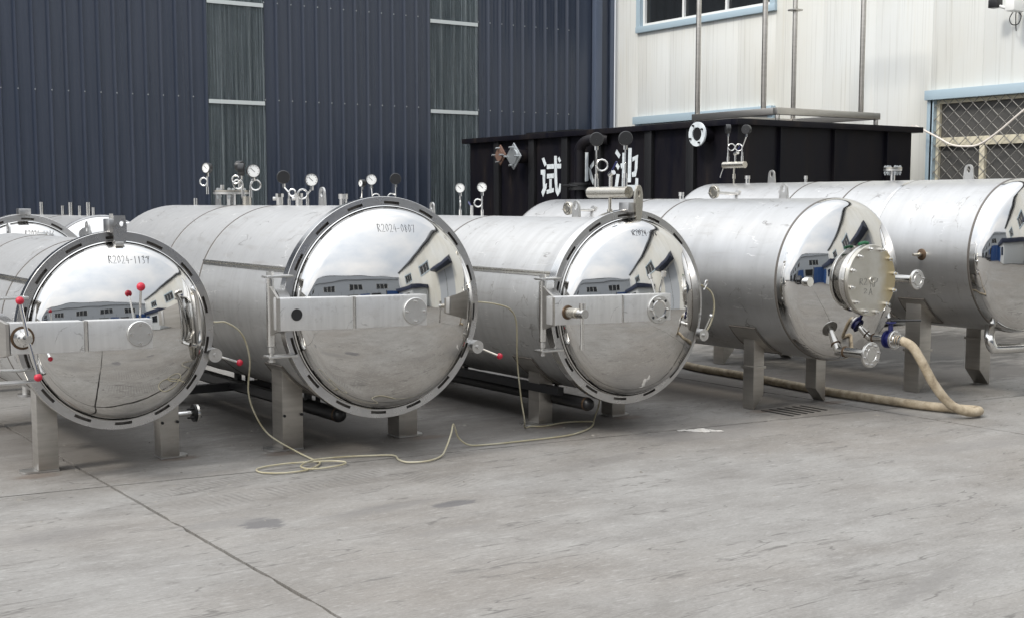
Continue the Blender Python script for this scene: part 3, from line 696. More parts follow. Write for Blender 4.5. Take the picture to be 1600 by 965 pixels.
def leg(root, x0, x1, y0, y1, ztop, cut=0, band=0, foot=0, bolts=False):
    if cut:
        h = (x1-x0)*.85+.02
        poly = [(x0, .003), (x0+.012, .003), (x1, h), (x1, ztop), (x0, ztop)] if cut > 0 else [(x0, h), (x1-.012, .003), (x1, .003), (x1, ztop), (x0, ztop)]
        lg = MB().prism(poly, lambda a, z: (a, y0, z), lambda a, z: (a, y1, z)).build('leg', M['leg_steel'], root, bevel=.004)
    else:
        lg = MB().box(x0, x1, y0, y1, .014, ztop).build('leg', M['leg_steel'], root, bevel=.005)
        sx0, sx1 = (x0-.10, x1+.004) if foot < 0 else (x0-.004, x1+.07)
        n = 10; xe = sx0 if foot < 0 else sx1; ym = (y0+y1)/2
        poly = [(x1 if foot < 0 else x0, y0-.006), (x1 if foot < 0 else x0, y1+.006)]
        for k in range(n+1):
            a = math.pi/2-math.pi*k/n; rr = (y1-y0)/2
            poly.append(((xe+ (rr*.6 if foot < 0 else -rr*.6)) + (-1 if foot < 0 else 1)*rr*.6*math.cos(a), ym+rr*math.sin(a)))
        MB().prism(poly, lambda a, y: (a, y, .002), lambda a, y: (a, y, .013)).build('foot_plate', M['cast_steel'], lg)
    if band:
        MB().box(x0-.012, x1+.012, y0-.012, y1+.012, band, band+.022).build('joint_band', M['leg_steel'], lg, bevel=.002)
    if bolts:
        mb = MB()
        for a in (x0+.012, x1-.012): mb.cyl((a, y0-.001, .24), (a, y0-.012, .24), .010, n=6)
        mb.build('bolt', M['black_rubber'], lg)
    return lg
def saddle(root, r, z, y0, y1, d0, d1):
    n = 14; mb = MB(); vs = []
    for i in range(n+1):
        a = d0+(d1-d0)*i/n
        for y in (y0, y1):
            vs.append(on_shell(r, z, y, a, -.002)); vs.append(on_shell(r, z, y, a, .009))
    fs = []
    for i in range(n):
        b0, b1 = 4*i, 4*i+4
        fs += [(b0+1, b0+3, b1+3, b1+1), (b0, b0+1, b1+1, b1), (b0+2, b1+2, b1+3, b0+3)]
    fs += [(0, 2, 3, 1), (4*n, 4*n+1, 4*n+3, 4*n+2)]
    sp_ = mb.add(vs, fs).build('saddle_plate', M['leg_steel'], root)
    E_ = [on_shell(r, z, y0, d0+(d1-d0)*i/10, .006) for i in range(11)]+[on_shell(r, z, y1, d1-(d1-d0)*i/10, .006) for i in range(11)]
    MB().tube(E_, .0075, 6, closed=True).build('weld_bead', M['seam_tint'], sp_)
GL = {'R': [[(0,0),(.02,1),(.4,.9),(.38,.6),(.03,.5),(.5,0)]], '2': [[(0,.8),(.2,1),(.45,.85),(.35,.45),(0,0),(.5,.05)]], '0': [[(.25,1),(.02,.6),(.15,.05),(.45,.3),(.42,.85),(.25,1)]],
      '4': [[(.3,1),(0,.35),(.5,.42)], [(.36,.7),(.36,0)]], '-': [[(0,.45),(.4,.5)]], '1': [[(.2,.95),(.18,0)]], '3': [[(.02,.92),(.25,1),(.36,.82),(.12,.56),(.36,.38),(.3,.08),(0,.02)]], '7': [[(-.02,.90),(.22,.93),(.52,.97),(.36,.5),(.24,.0)]],
      '8': [[(.2,.52),(.04,.75),(.2,.98),(.38,.76),(.2,.52),(.02,.25),(.2,.0),(.4,.26),(.2,.52)]], '6': [[(.35,1),(.05,.4),(.2,0),(.4,.25),(.1,.4)]], 'A': [[(0,0),(.25,1),(.5,0)], [(.1,.4),(.4,.4)]], 'P': [[(0,0),(.05,1),(.45,.85),(.35,.5),(.02,.45)]]}
def writing(root, txt, x0, z0, w, h, yf, slope=0, rad=.0020, name='marker_writing'):
    mb = MB(); adv = w/len(txt)
    for i, ch in enumerate(txt):
        for st in GL[ch]:
            P = []
            for a, b in st:
                x = x0+adv*i+a*adv*1.4; z = z0+b*h+slope*(x-x0); P.append((x, yf(x, z), z))
            mb.tube(P, rad, 5)
    return mb.build(name, M['ink'], root)

def quick_door(root, r, z, nslot, ph, tag_txt, wx, wz, ww, wh):
    a = r-.068
    # locking ring with real slots cut into its face
    rb = [r-.056, r-.047, r-.029, r-.002]; na = nslot*12; mb = MB(); sl = {}
    dep = lambda i, k: .034 if i == 1 and (k+ph) % 12 < 5 else 0
    P = lambda rr, k, y: (rr*math.sin(2*math.pi*k/na), y, z+rr*math.cos(2*math.pi*k/na))
    for k in range(na):
        for i in range(3):
            y = dep(i, k)
            (sl.setdefault((k+ph)//12 % nslot, MB()) if y else mb).add([P(rb[i], k, y), P(rb[i+1], k, y), P(rb[i+1], k+1, y), P(rb[i], k+1, y)], [(0,1,2,3)])
            if i < 2 and dep(i+1, k) != y: mb.add([P(rb[i+1], k, y), P(rb[i+1], k+1, y), P(rb[i+1], k+1, dep(i+1, k)), P(rb[i+1], k, dep(i+1, k))], [(0,1,2,3)])
            y2 = dep(i, (k+1) % na)
            if y2 != y: mb.add([P(rb[i], k+1, y), P(rb[i+1], k+1, y), P(rb[i+1], k+1, y2), P(rb[i], k+1, y2)], [(0,1,2,3)])
    me = mb.mesh('locking_ring', M['flange_steel'], angle=25)
    lr = put('locking_ring', me, root)
    for q in sl.values(): q.build('slot_shade', M['seam_tint'], lr)  # slot floors coloured dark for the shade inside the open slots
    MB().lathe([(r-.002, 0), (r, .002), (r, .062), (r-.012, .066), (r-.012, .098), (r-.05, .10)], (0, 0, z), (0,1,0), 128).build('ring_rim', M['bright_steel'], lr, angle=30)
    MB().lathe([(r-.056, 0), (r-.056, .03), (r-.058, .03), (r-.058, -.014), (r-.063, -.018), (r-.0665, -.010), (r-.0665, .01)], (0, 0, z), (0,1,0), 128).build('sealing_ring', M['bright_steel'], root, angle=30)
    hp, D0 = head(a)
    dr = MB().lathe([(q, -d-.004) for q, d in hp]+[(a, .02)], (0, 0, z), (0,1,0), 192).build('door_dish', M['mirror_steel'], root, angle=60)
    yf = lambda x, zz: -head_y(a, min(math.hypot(x, zz-z), a*.85))-.0035
    writing(dr, tag_txt, wx, z+wz, ww, wh, yf, -.03)
    return dr, a, D0
def beam(root, z, x0, xb, x1, h, y0=-.40, d=.10, tilt=.01):
    bm_ = MB().prism([(x0, z-h/2+tilt), (xb-.004, z-h/2), (xb-.004, z+h/2), (x0, z+h/2+tilt)], lambda a, b: (a, y0, b), lambda a, b: (a, y0+d, b)).build('door_beam', M['beam_steel'], root, bevel=.006)
    MB().prism([(xb+.022, z-h/2), (x1, z-h/2-tilt*.6), (x1, z+h/2-tilt*.6), (xb+.022, z+h/2)], lambda a, b: (a, y0+.010, b), lambda a, b: (a, y0+d, b)).build('door_beam', M['beam_steel'], root, bevel=.006)
    MB().tube([(xb+.009, y0+.022, z-h/2+.001), (xb+.009, y0+.022, z+h/2-.001)], .0135, 12).build('beam_joint', M['bright_steel'], bm_)
    return bm_
def cover_disc(bm_, x, z, r, y, nb, rb=.0085, mt='cast_steel'):
    cd = MB().lathe([(.001, .012), (r-.004, .012), (r, .008), (r, 0)], (x, y, z), (0,-1,0), 36).build('cover_disc', M[mt], bm_.parent)
    for k in range(nb):
        a = math.pi/2+2*math.pi*k/nb; p = (x+r*.72*math.cos(a), z+r*.72*math.sin(a))
        MB().cyl((p[0], y-.012, p[1]), (p[0], y-.026, p[1]), rb, n=6).cyl((p[0], y-.026, p[1]), (p[0], y-.036, p[1]), rb*.55, n=8).build('bolt', M['bright_steel'], cd)
    return cd
def hinge(root, z, r, xp, xb, zb, h, yp=-.02, y0=-.40):
    """upright hinge pin with two ears on the vessel and a tapered arm plate to the beam"""
    hg = MB().cyl((xp, yp, z-.20), (xp, yp, z+.215), .026, n=18).build('hinge_tube', M['bright_steel'], root)
    MB().cyl((xp, yp, z-.285), (xp, yp, z+.262), .014, n=12).cyl((xp, yp, z+.235), (xp, yp, z+.262), .024, n=6).cyl((xp, yp, z-.24), (xp, yp, z-.205), .022, n=12).cyl((xp, yp, z-.30), (xp, yp, z-.285), .024, n=6).build('hinge_pin', M['cast_steel'], hg)
    for zz in (z+.222, z-.275):
        MB().box(xp-.032, -math.sqrt(max((r-.02)**2-(zz-z)**2, .01)), yp-.035, yp+.06, zz, zz+.016).build('hinge_ear', M['cast_steel'], hg, bevel=.006)
    f = lambda off: (lambda y, b: (xp+(xb-xp)*(y-yp)/(y0-yp)+off, y, b))
    MB().prism([(y0+.002, zb-h/2+.006), (y0+.002, zb+h/2+.004), (yp-.02, zb+h/2+.055), (yp-.02, zb-h/2-.055)], f(-.008), f(.010)).build('arm_plate', M['leg_steel'], hg)
    MB().prism([(y0+.1, zb+h/2-.01), (yp-.03, zb+h/2+.04), (yp-.03, zb-h/2-.04), (y0+.1, zb-h/2+.01)], f(.03), f(.10)).build('arm_rib', M['flange_steel'], hg)
def knob_lever(root, p0, p1, rb=.021, mt='red_plastic', rr=.0075, name='lever'):
    lv = MB().tube([p0, p1], rr, 8).build(name, M['bright_steel'], root)
    MB().ball(p1, rb).build('ball_knob', M[mt], lv); return lv
def lock_disc(root, r, z, deg, tip, mt='red_plastic', rb=.022):
    c = Vector((r*math.cos(R(deg)), -.01, z+r*math.sin(R(deg))))
    ld = MB().cyl(c+Vector((0, .05, 0)), c+Vector((0, -.04, 0)), .045, n=28).cyl(c+Vector((0, -.04, 0)), c+Vector((0, -.056, 0)), .014, n=12).build('lock_disc', M['cast_steel'], root)
    knob_lever(root, c+Vector((0, -.02, 0)), tip, rb, mt)
    return ld
def header_pipe(root, x, z, y0, y1, r, zs, rail=None, hangers=(.5, 1.8)):
    mb = MB().tube([(x, y0, z), (x, y1, z)], r, 18).ball((x, y0, z), r*.98, 18)
    hp = mb.build('header_pipe', M['black_paint'], root)
    MB().lathe([(r*.985, 0), (r+.002, .002), (r+.002, .02), (r*.985, .022)], (x, y0, z), (0,1,0), 20).build('end_cap_seam', M['tan_tint'], hp)
    for y in hangers: MB().cyl((x, y0+y, z+.0), (x, y0+y, zs), .03, n=12).cyl((x+.08, y0+y, z+.0), (x+.08, y0+y, zs), .018, n=10).build('hanger', M['black_paint'], hp)
    if rail: MB().box(x+rail[0], x+rail[0]+.05, y0+.15, y1, rail[1], rail[1]+.06).build('support_rail', M['black_paint'], root)

V = {}
# ---- vessel 1: 1137, nearest left
t1 = thing('pressure_vessel', 'leftmost front vessel with red ball levers on its door, marked R2024-1137', 'pressure vessel', (2.5, 8.0, 0), GRP)
z, r = .875, .61
shell(t1, .55, z, .09, 2.6, True, seams=(.62, 1.75)); strip(t1, .55, z, .10, 2.5, 147)
dish, a, D0 = quick_door(t1, r, z, 14, 3, 'R2024-1137', -.085, .42, .255, .046)
bm1 = beam(t1, z+.018, -.735, -.322, .079, .178)
cover_disc(bm1, 0, z+.016, .077, -.39, 4)
# screw boss, hand bar with red knobs
bs = MB().lathe([(.001, .0), (.052, .0), (.052, .014), (.036, .02), (.036, .05), (.026, .055), (.026, .10), (.001, .10)], (-.67, -.40, z+.03), (0,-1,0), 24).build('screw_boss', M['bright_steel'], t1)
MB().lathe([(.053, .001), (.066, .001), (.066, .004), (.053, .006)], (-.67, -.40, z+.03), (0,-1,0), 24).build('heat_tint', M['tan_tint'], bm1)
hb_ = MB().tube([(-.70, -.50, z+.24), (-.665, -.505, z+.03), (-.62, -.51, z-.18)], .010, 10).cyl((-.665, -.49, z+.03), (-.665, -.53, z+.03), .02, n=12).build('hand_bar', M['bright_steel'], t1)
for p in ((-.70, -.50, z+.245), (-.62, -.51, z-.185)): MB().ball(p, .023).build('ball_knob', M['red_plastic'], hb_)
knob_lever(t1, (.045, -.26, z+.08), (.045, -.30, z+.285), .026)
MB().tube([(.42, -.155, z+.26), (.40, -.20, z+.255), (.425, -.20, z+.2), (.445, -.19, z), (.435, -.20, z-.09), (.42, -.14, z-.10)], .014, 10, smooth=4).build('pull_handle', M['bright_steel'], dish)
lock_disc(t1, .625, z, -17, (.755, -.06, z-.24))
knob_lever(t1, (-.50, -.24, z-.06), (-.495, -.30, z-.11), .014)
# latch block on the ring
lt = MB().box(-.062, -.004, -.07, .05, z+.60, z+.685).build('latch_block', M['flange_steel'], t1, bevel=.006)
MB().ringplate([(.042*math.cos(q)*1.0 if abs(math.cos(q)) > .71 else .042*math.cos(q)/.71*.99, z+.62+.085*(1 if math.sin(q) > .71 else (-1 if math.sin(q) < -.71 else math.sin(q)/.71))) for q in [math.pi*2*k/16+.19 for k in range(16)]],
               [(.012+.015*math.cos(q), z+.655+.017*math.sin(q)) for q in [math.pi*2*k/16+.19 for k in range(16)]], lambda u, v: (u+.002, -.075, v), lambda u, v: (u+.002, -.055, v)).build('latch_plate', M['flange_steel'], lt)
MB().box(-.03, .02, -.085, -.02, z+.52, z+.548).build('latch_foot', M['cast_steel'], lt, bevel=.004)
MB().cyl((-.03, -.01, z+.685), (-.03, -.01, z+.715), .012, n=6).build('bolt', M['cast_steel'], lt)
hinge(t1, z, r, -.80, -.75, z+.018, .178, yp=-.05)
leg(t1, -.45, -.325, .24, .37, z-.25, foot=-1, bolts=False); leg(t1, .325, .45, .24, .37, z-.25, foot=1, bolts=True)
leg(t1, -.45, -.325, 2.1, 2.23, z-.25, foot=-1); leg(t1, .325, .45, 2.1, 2.23, z-.25, foot=1)
lug(t1, .585, .55, z, w=.11, h=.115); lug(t1, 2.68, .50, z, w=.11, h=.13)
sn = MB().cyl((.40, .55, .235), (.69, .55, .235), .018, n=12).build('side_nozzle', M['bright_steel'], t1)
MB().lathe([(.001, 0), (.062, 0), (.062, .016), (.001, .016)], (.675, .55, .235), (1,0,0), 24).build('flange', M['bright_steel'], sn)
MB().lathe([(.001, 0), (.06, 0), (.06, .012), (.001, .012)], (.66, .55, .235), (1,0,0), 24).build('gasket', M['black_rubber'], sn)
mb = MB()
for k in range(4): q = k*math.pi/2+.6; mb.cyl((.63, .55+.042*math.cos(q), .235+.042*math.sin(q)), (.705, .55+.042*math.cos(q), .235+.042*math.sin(q)), .007, n=6)
mb.build('stud_bolts', M['black_rubber'], sn, kind='stuff')
dn = MB().cyl((-.33, .95, .38), (-.33, .95, .52), .03, n=12).build('drain_nozzle', M['cast_steel'], t1)
MB().cyl((-.33, .95, .385), (-.33, .95, .40), .06, n=20).build('flange', M['flange_steel'], dn)
MB().tube([(-.72, -.05, z-.19), (-.6, -.02, z-.20), (-.52, .0, z-.20)], .009, 8).build('guide_rod', M['cast_steel'], t1)

# ---- vessel 2: 0807
t2 = thing('pressure_vessel', 'large front vessel with a plain beam and black round hole across its door, marked R2024-0807', 'pressure vessel', (4.12, 7.57, 0), GRP)
z, r, rs = .973, .725, .665
shell(t2, rs, z, .09, 3.85, True, seams=(1.62, 2.41)); strip(t2, rs, z, .12, 1.6, 157.5)
dish, a, D0 = quick_door(t2, r, z, 16, 0, 'R2024-0807', -.125, .50, .275, .05)
bm2 = beam(t2, z+.016, -.92, -.435, .09, .195)
cover_disc(bm2, 0, z+.006, .086, -.39, 4)
MB().lathe([(.034, 0), (.036, .003), (.034, .004)], (-.815, -.40, z+.022), (0,-1,0), 24).cyl((-.815, -.399, z+.022), (-.815, -.4015, z+.022), .0335, n=24).build('pin_hole', M['black_paint'], bm2)
hinge(t2, z, r, -.815, -.93, z+.02, .195)
lock_disc(t2, .75, z, -23, (.855, -.07, z-.365))
leg(t2, -.52, -.37, .49, .66, z-.30, foot=-1, bolts=True); leg(t2, .37, .52, .49, .66, z-.30, foot=1)
leg(t2, -.52, -.37, 2.9, 3.07, z-.30, foot=-1); leg(t2, .37, .52, 2.9, 3.07, z-.30, foot=1)
saddle(t2, rs, z, .43, .70, 216, 246)
header_pipe(t2, -.07, .20, .55, 3.6, .052, z-.55, (-.32, .275))
MB().box(-.9, -.02, 1.75, 1.81, .25, .31).build('cross_rail', M['black_paint'], t2)
lug(t2, .905, rs, z, w=.115, h=.13); lug(t2, 2.86, rs, z, w=.11, h=.125)
nozzle(t2, .584, z+rs-.02, z+rs+.075, .028); nozzle(t2, 3.385, z+rs-.02, z+rs+.06, .017, cap=False)
for y in (1.634, 1.295):
    v_ = MB().cyl((0, y, z+rs-.01), (0, y, z+rs+.085), .026, n=14).cyl((0, y+.02, z+rs+.05), (-.04, y+.035, z+rs+.05), .014, n=10).build('relief_valve', M['cast_steel'], t2)
    MB().cyl((0, y, z+rs+.062), (0, y, z+rs+.088), .032, n=8).build('valve_cap', M['bright_steel'], v_)
nf = nozzle(t2, 2.58, z+rs-.02, z+rs+.095, .04, cap=False, flange=.145)
nozzle(t2, 2.62, z+rs+.11, z+rs+.16, .014, x=-.06)
gauge(t2, -.10, 2.84, z+rs+.10, z+rs+.305, 60, loop=(-.03, .03)); gauge(t2, .05, 2.52, z+rs+.12, z+rs+.315, 150, loop=(-.03, .03))
nozzle(t2, 2.26, z+rs-.02, z+rs+.07, .036, cap=False, mt='tinted_steel')
gauge(t2, -.02, 2.29, z+rs+.07, z+rs+.282, 118, r=.05, loop=(-.05, .02), lr=.036, lean=(0, .04)); gauge(t2, .02, 2.23, z+rs+.07, z+rs+.268, 12, r=.052, loop=(.05, -.02), lr=.04, lean=(0, -.06))
gauge(t2, .02, 1.51, z+rs, z+rs+.21, 203, r=.05, loop=(.02, -.02), lr=.026, lean=(-.02, .05)); gauge(t2, 0, 1.15, z+rs, z+rs+.182, 20, r=.046, loop=(-.05, .02), lr=.034, lean=(0, -.07))

# ---- vessel 3: silver screw handle
t3 = thing('pressure_vessel', 'front vessel third from left with silver screw handle on its door beam', 'pressure vessel', (6.035, 7.39, 0), GRP)
z, r, rs = .905, .705, .645
shell(t3, rs, z, .25, 4.35, True, seams=(1.79, 3.1)); strip(t3, rs, z, .14, 1.75, 157.5)
MB().lathe([(rs+.002, .09), (rs+.002, .252)], (0, 0, z), (0,1,0), 128).build('end_band', M['shell_clean'], t3, angle=30)
dish, a, D0 = quick_door(t3, r, z, 15, 5, 'R2024-116', -.085, .52, .235, .044)
bm3 = beam(t3, z+.032, -.96, -.388, .055, .188)
cd = cover_disc(bm3, -.06, z+.014, .10, -.39, 4, .011)
MB().lathe([(.05, .013), (.06, .016), (.066, .013)], (-.06, -.39, z+.014), (0,-1,0), 30).build('raised_ring', M['bright_steel'], cd)
mb = MB()
for k in range(4):
    q = math.pi/4+k*math.pi/2; mb.cyl((-.06+.078*math.cos(q), -.4022, z+.014+.078*math.sin(q)), (-.06+.078*math.cos(q), -.4035, z+.014+.078*math.sin(q)), .010, n=12)
mb.build('bolt_holes', M['black_paint'], cd, kind='stuff')
sb = MB().lathe([(.001, 0), (.034, 0), (.034, .10), (.028, .105), (.028, .15), (.001, .15)], (-.855, -.40, z+.03), (0,-1,0), 20).build('screw_boss', M['tinted_steel'], t3)
MB().lathe([(.034, .001), (.048, .001), (.045, .008), (.034, .010)], (-.855, -.40, z+.03), (0,-1,0), 24).build('heat_tint', M['tan_tint'], bm3)
MB().cyl((-.855, -.53, z+.03), (-.855, -.59, z+.03), .030, n=18).build('handle_head', M['bright_steel'], sb)
MB().tube([(-.855, -.56, z+.09), (-.855, -.56, z-.19)], .012, 10).cyl((-.855, -.56, z+.05), (-.855, -.56, z+.10), .022, n=12).cyl((-.855, -.56, z-.205), (-.855, -.56, z-.175), .017, n=12).build('handle_bar', M['bright_steel'], sb)
hinge(t3, z, r, -.79, -.965, z+.034, .188)
lv = MB().tube([(.05, -.26, z+.09), (.06, -.30, z+.245)], .0085, 8).build('lever', M['bright_steel'], t3)
MB().cyl((.0605, -.301, z+.235), (.061, -.305, z+.272), .018, n=14).build('knob', M['bright_steel'], lv)
lock_disc(t3, .725, z, -19, (.74, -.06, z-.095), 'bright_steel', .016)
MB().tube([(.70, -.02, z+.13), (.725, -.02, z+.17), (.745, -.01, z+.15), (.72, 0, z+.10)], .006, 8, smooth=4).build('ring_handle', M['bright_steel'], t3)
lt = MB().box(-.06, .0, -.05, .06, z+.685, z+.755).build('latch_block', M['flange_steel'], t3, bevel=.005)
MB().ringplate([(.036*math.cos(q)*(1 if abs(math.sin(q)) > .2 else 1), z+.79+.09*math.sin(q)*(1 if math.sin(q) > 0 else 2.2)) for q in [2*math.pi*k/20 for k in range(20)]], [(.012*math.cos(q), z+.82+.028*math.sin(q)) for q in [2*math.pi*k/20 for k in range(20)]], lambda u, v: (u+.03, -.06, v), lambda u, v: (u+.03, -.04, v)).build('latch_plate', M['tinted_steel'], lt)
MB().box(.002, .05, -.035, .05, z+.66, z+.74).build('latch_cheek', M['flange_steel'], lt, bevel=.005)
leg(t3, -.415, -.29, .55, .69, z-.30, foot=-1); leg(t3, .285, .415, .55, .69, z-.30, foot=1)
leg(t3, -.415, -.29, 2.9, 3.04, z-.30, foot=-1); leg(t3, .285, .415, 2.9, 3.04, z-.30, foot=1)
saddle(t3, rs, z, .49, .74, 217, 247)
header_pipe(t3, -.26, .20, .15, 3.9, .048, z-.52, (-.16, .255))
lug(t3, .65, rs, z, w=.115, h=.125); lug(t3, 2.80, rs, z, w=.10, h=.115)
mf = MB().cyl((0, .479, 1.733), (0, .02, 1.733), .042, n=20).cyl((0, .24, z+rs-.01), (0, .24, 1.70), .012, n=10).cyl((0, .24, z+rs-.01), (0, .24, z+rs+.06), .02, n=12).build('gauge_manifold', M['tinted_steel'], t3)
for y in (.405, .065): MB().cyl((0, y, 1.77), (0, y, 1.835), .017, n=12).build('socket', M['bright_steel'], mf)
MB().cyl((0, .235, 1.77), (0, .235, 1.87), .013, n=10).cyl((.0, .245, 1.86), (0, .20, 1.88), .02, n=10).build('needle_valve', M['bright_steel'], mf)
MB().tube([(0, .22, 1.885), (0, .165, 1.955)], .008, 6).build('valve_handle', M['blue_valve'], mf)
gauge(t3, 0, .405, 1.82, 2.125, 217, r=.052, loop=(.05, -.035), lz=1.935, lr=.042); gauge(t3, 0, .065, 1.82, 2.118, 214, r=.052, loop=(.0, -.0001), lz=1.94, lr=.0005)
gauge(t3, 0, 2.325, z+rs, z+rs+.236, 35, r=.043, loop=(-.012, -.02), lr=.026); gauge(t3, 0, 1.975, z+rs, z+rs+.238, 35, r=.043, loop=(-.05, .03), lr=.033)
vv = MB().cyl((0, 2.14, z+rs-.01), (0, 2.14, z+rs+.085), .014, n=10).build('needle_valve', M['bright_steel'], t3)
MB().tube([(0, 2.15, z+rs+.08), (0, 2.19, z+rs+.115)], .007, 6).build('valve_handle', M['blue_valve'], vv)
gauge(t3, 0, 3.93, z+rs+.02, 1.882, 20, r=.053, loop=(.05, -.02), lr=.036, lean=(0, .02)); gauge(t3, 0, 3.47, z+rs+.02, 1.882, 207, r=.053, loop=(-.05, .02), lr=.036)
gauge(t3, -.05, 4.05, z+rs+.02, 1.85, 80, r=.036, loop=(0, .03), lr=.02)

# ---- vessel 4: bolted manway and hose
def blind(root, c, axis, r, nb, th=.02, mt='cast_steel', rim=True):
    ax = Vector(axis).normalized(); c = Vector(c)
    fl = MB().lathe([(.001, th), (r*.5, th), (r*.52, th+.004), (r*.58, th+.004), (r*.6, th), (r-.004, th), (r, th-.004), (r, 0), (.001, 0)], c, ax, 32).build('flange', M[mt], root)
    u = Vector((0,0,1)).cross(ax); u = u.normalized() if u.length > .1 else Vector((1,0,0)); w_ = ax.cross(u); mb = MB()
    for k in range(nb):
        a = 2*math.pi*k/nb+.2; p = c+(u*math.cos(a)+w_*math.sin(a))*r*.8
        mb.cyl(p+ax*th, p+ax*(th+.014), r*.10, n=6)
    mb.build('bolts', M['flange_steel'], root, kind='stuff')
    return fl
def dished_vessel(loc, z, r, L, seams, label):
    t_ = thing('pressure_vessel', label, 'pressure vessel', (*loc, 0), GRP)
    shell(t_, r, z, .0, L, True, 'shell_clean', seams)
    hp, D0 = head(r, 26, 14)
    dsh = MB().lathe([(q, -d-.045) for q, d in hp]+[(r, -.001)], (0, 0, z), (0,1,0), 192).build('dished_head', M['mirror_steel'], t_, angle=60)
    MB().lathe([(r-.002, -.014), (r+.004, -.008), (r+.004, .008), (r-.002, .014)], (0, 0, z), (0,1,0), 128).build('head_seam', M['seam_tint'], dsh)
    return t_, dsh, D0+.045
t4, dish, D4 = dished_vessel((7.9, 7.15), 1.058, .636, 3.65, (1.575, 2.12), 'vessel with bolted round manway cover and beige hose on its dished end')
z, r = 1.058, .636
nk = MB().lathe([(.235, -D4+.10), (.235, -D4-.035), (.268, -D4-.036), (.272, -D4-.04), (.272, -D4-.066), (.266, -D4-.068), (.266, -D4-.074), (.272, -D4-.076), (.272, -D4-.10), (.268, -D4-.104), (.001, -D4-.104)], (0, 0, z+.012), (0,1,0), 72)
# neck and lower flange in bright steel, cover as its own part
MB().lathe([(.235, -D4+.12), (.235, -D4-.030), (.268, -D4-.031), (.272, -D4-.036), (.272, -D4-.062), (.262, -D4-.063)], (0, 0, z+.012), (0,1,0), 72).build('manway_neck', M['bright_steel'], t4, angle=30)
cv = MB().lathe([(.262, -D4-.064), (.272, -D4-.068), (.272, -D4-.096), (.267, -D4-.100), (.030, -D4-.100), (.028, -D4-.106), (.018, -D4-.106), (.016, -D4-.100), (.001, -D4-.100)], (0, 0, z+.012), (0,1,0), 72).build('manway_cover', M['manway_steel'], t4, angle=30)
for k in range(12):
    a = 2*math.pi*(k+.35)/12; p = (.245*math.cos(a), z+.012+.245*math.sin(a))
    MB().cyl((p[0], -D4-.10, p[1]), (p[0], -D4-.118, p[1]), .018, n=6).cyl((p[0], -D4-.118, p[1]), (p[0], -D4-.142, p[1]), .010, n=8).build('bolt', M['bright_steel'], cv)
writing(cv, 'R2', -.135, z-.02, .09, .05, lambda x, zz: -D4-.1008, rad=.0012); writing(cv, 'AP', -.02, z-.045, .10, .07, lambda x, zz: -D4-.1008, .1, rad=.0012); writing(cv, '2', -.09, z-.085, .05, .035, lambda x, zz: -D4-.1008, rad=.0012); writing(cv, 'A', -.03, z-.10, .05, .05, lambda x, zz: -D4-.1008, rad=.0012)
MB().tube([(-.10, -D4-.05, z+.288), (-.04, -D4-.05, z+.298), (.0, -D4-.05, z+.293)], .013, 8).build('tape', M['green_tape'], cv)
# lower nozzles with elbows
def bent(root, p, rad, name='nozzle_pipe'): return MB().tube(p, rad, 18).build(name, M['bright_steel'], root)
n1 = bent(t4, [(-.10, -.10, .515), (-.10, -.475, .515)], .037)
MB().lathe([(.037, 0), (.044, .004), (.044, .014), (.037, .018)], (-.10, -.225, .515), (0,-1,0), 24).build('weld_ring', M['tan_tint'], n1)
blind(n1, (-.10, -.475, .515), (0, -1, -.03), .098, 8)
n2 = bent(t4, [(.235, -.08, .60), (.235, -.365, .605)], .03)
MB().lathe([(.03, 0), (.036, .004), (.036, .012), (.03, .016)], (.235, -.215, .602), (0,-1,0), 24).build('weld_ring', M['tan_tint'], n2)
vo = Vector((.235, -.355, .605)); vd = Vector((0, -1, 0))
MB().lathe([(.03, 0), (.070, 0), (.070, .018), (.052, .02), (.052, .05), (.070, .052), (.070, .066), (.03, .066)], vo, vd, 28).build('butterfly_valve', M['blue_valve'], n2)
vc = vo+vd*.033
MB().cyl(vc+Vector((0,0,.045)), vc+Vector((0,0,.125)), .020, n=12).build('valve_neck', M['blue_valve'], n2)
MB().cyl(vc+Vector((0,0,.126)), vc+Vector((0,0,.136)), .042, n=16).build('valve_plate', M['blue_valve'], n2)
MB().tube([vc+Vector((0,0,.142)), vc+Vector((.06,-.02,.145)), vc+Vector((.16,-.16,.150))], .009, 8).build('valve_lever', M['black_rubber'], n2)
blind(n2, vo+vd*.067, vd, .074, 6)
MB().cyl(vo+vd*.085, vo+vd*.15, .03, .036, n=16).build('hose_tail', M['cast_steel'], n2)
for q in (.11, .135): MB().lathe([(.037, 0), (.041, .001), (.041, .009), (.037, .010)], vo+vd*q, vd, 24).build('hose_clamp', M['bright_steel'], n2)
n3 = MB().cyl((.446, -.06, 1.062), (.446, -.45, 1.062), .032, n=18).build('side_nozzle', M['bright_steel'], t4)
blind(n3, (.446, -.445, 1.062), (0, -1, 0), .078, 4)
MB().tube([(.46, -.06, .86), (.47, -.14, .80), (.475, -.16, .74)], .026, 12).build('small_nozzle', M['bright_steel'], t4)
ff_ = MB().cyl((-.505, -.05, 1.066), (-.505, -.19, 1.066), .030, n=18).cyl((-.505, -.19, 1.066), (-.505, -.235, 1.066), .036, n=18).build('capped_nozzle', M['bright_steel'], t4)
leg(t4, -.42, -.305, .43, .55, z-.35, cut=1, band=.33); leg(t4, .30, .415, .43, .55, z-.35, cut=-1, band=.38)
leg(t4, -.42, -.305, 2.6, 2.72, z-.35, cut=1, band=.33); leg(t4, .30, .415, 2.6, 2.72, z-.35, cut=-1, band=.33)
saddle(t4, r, z, .33, .62, 217, 250); saddle(t4, r, z, 2.5, 2.82, 217, 250)
lug(t4, .55, r, z, w=.115, h=.12); nozzle(t4, 1.81, z+r-.02, z+r+.055, .022)
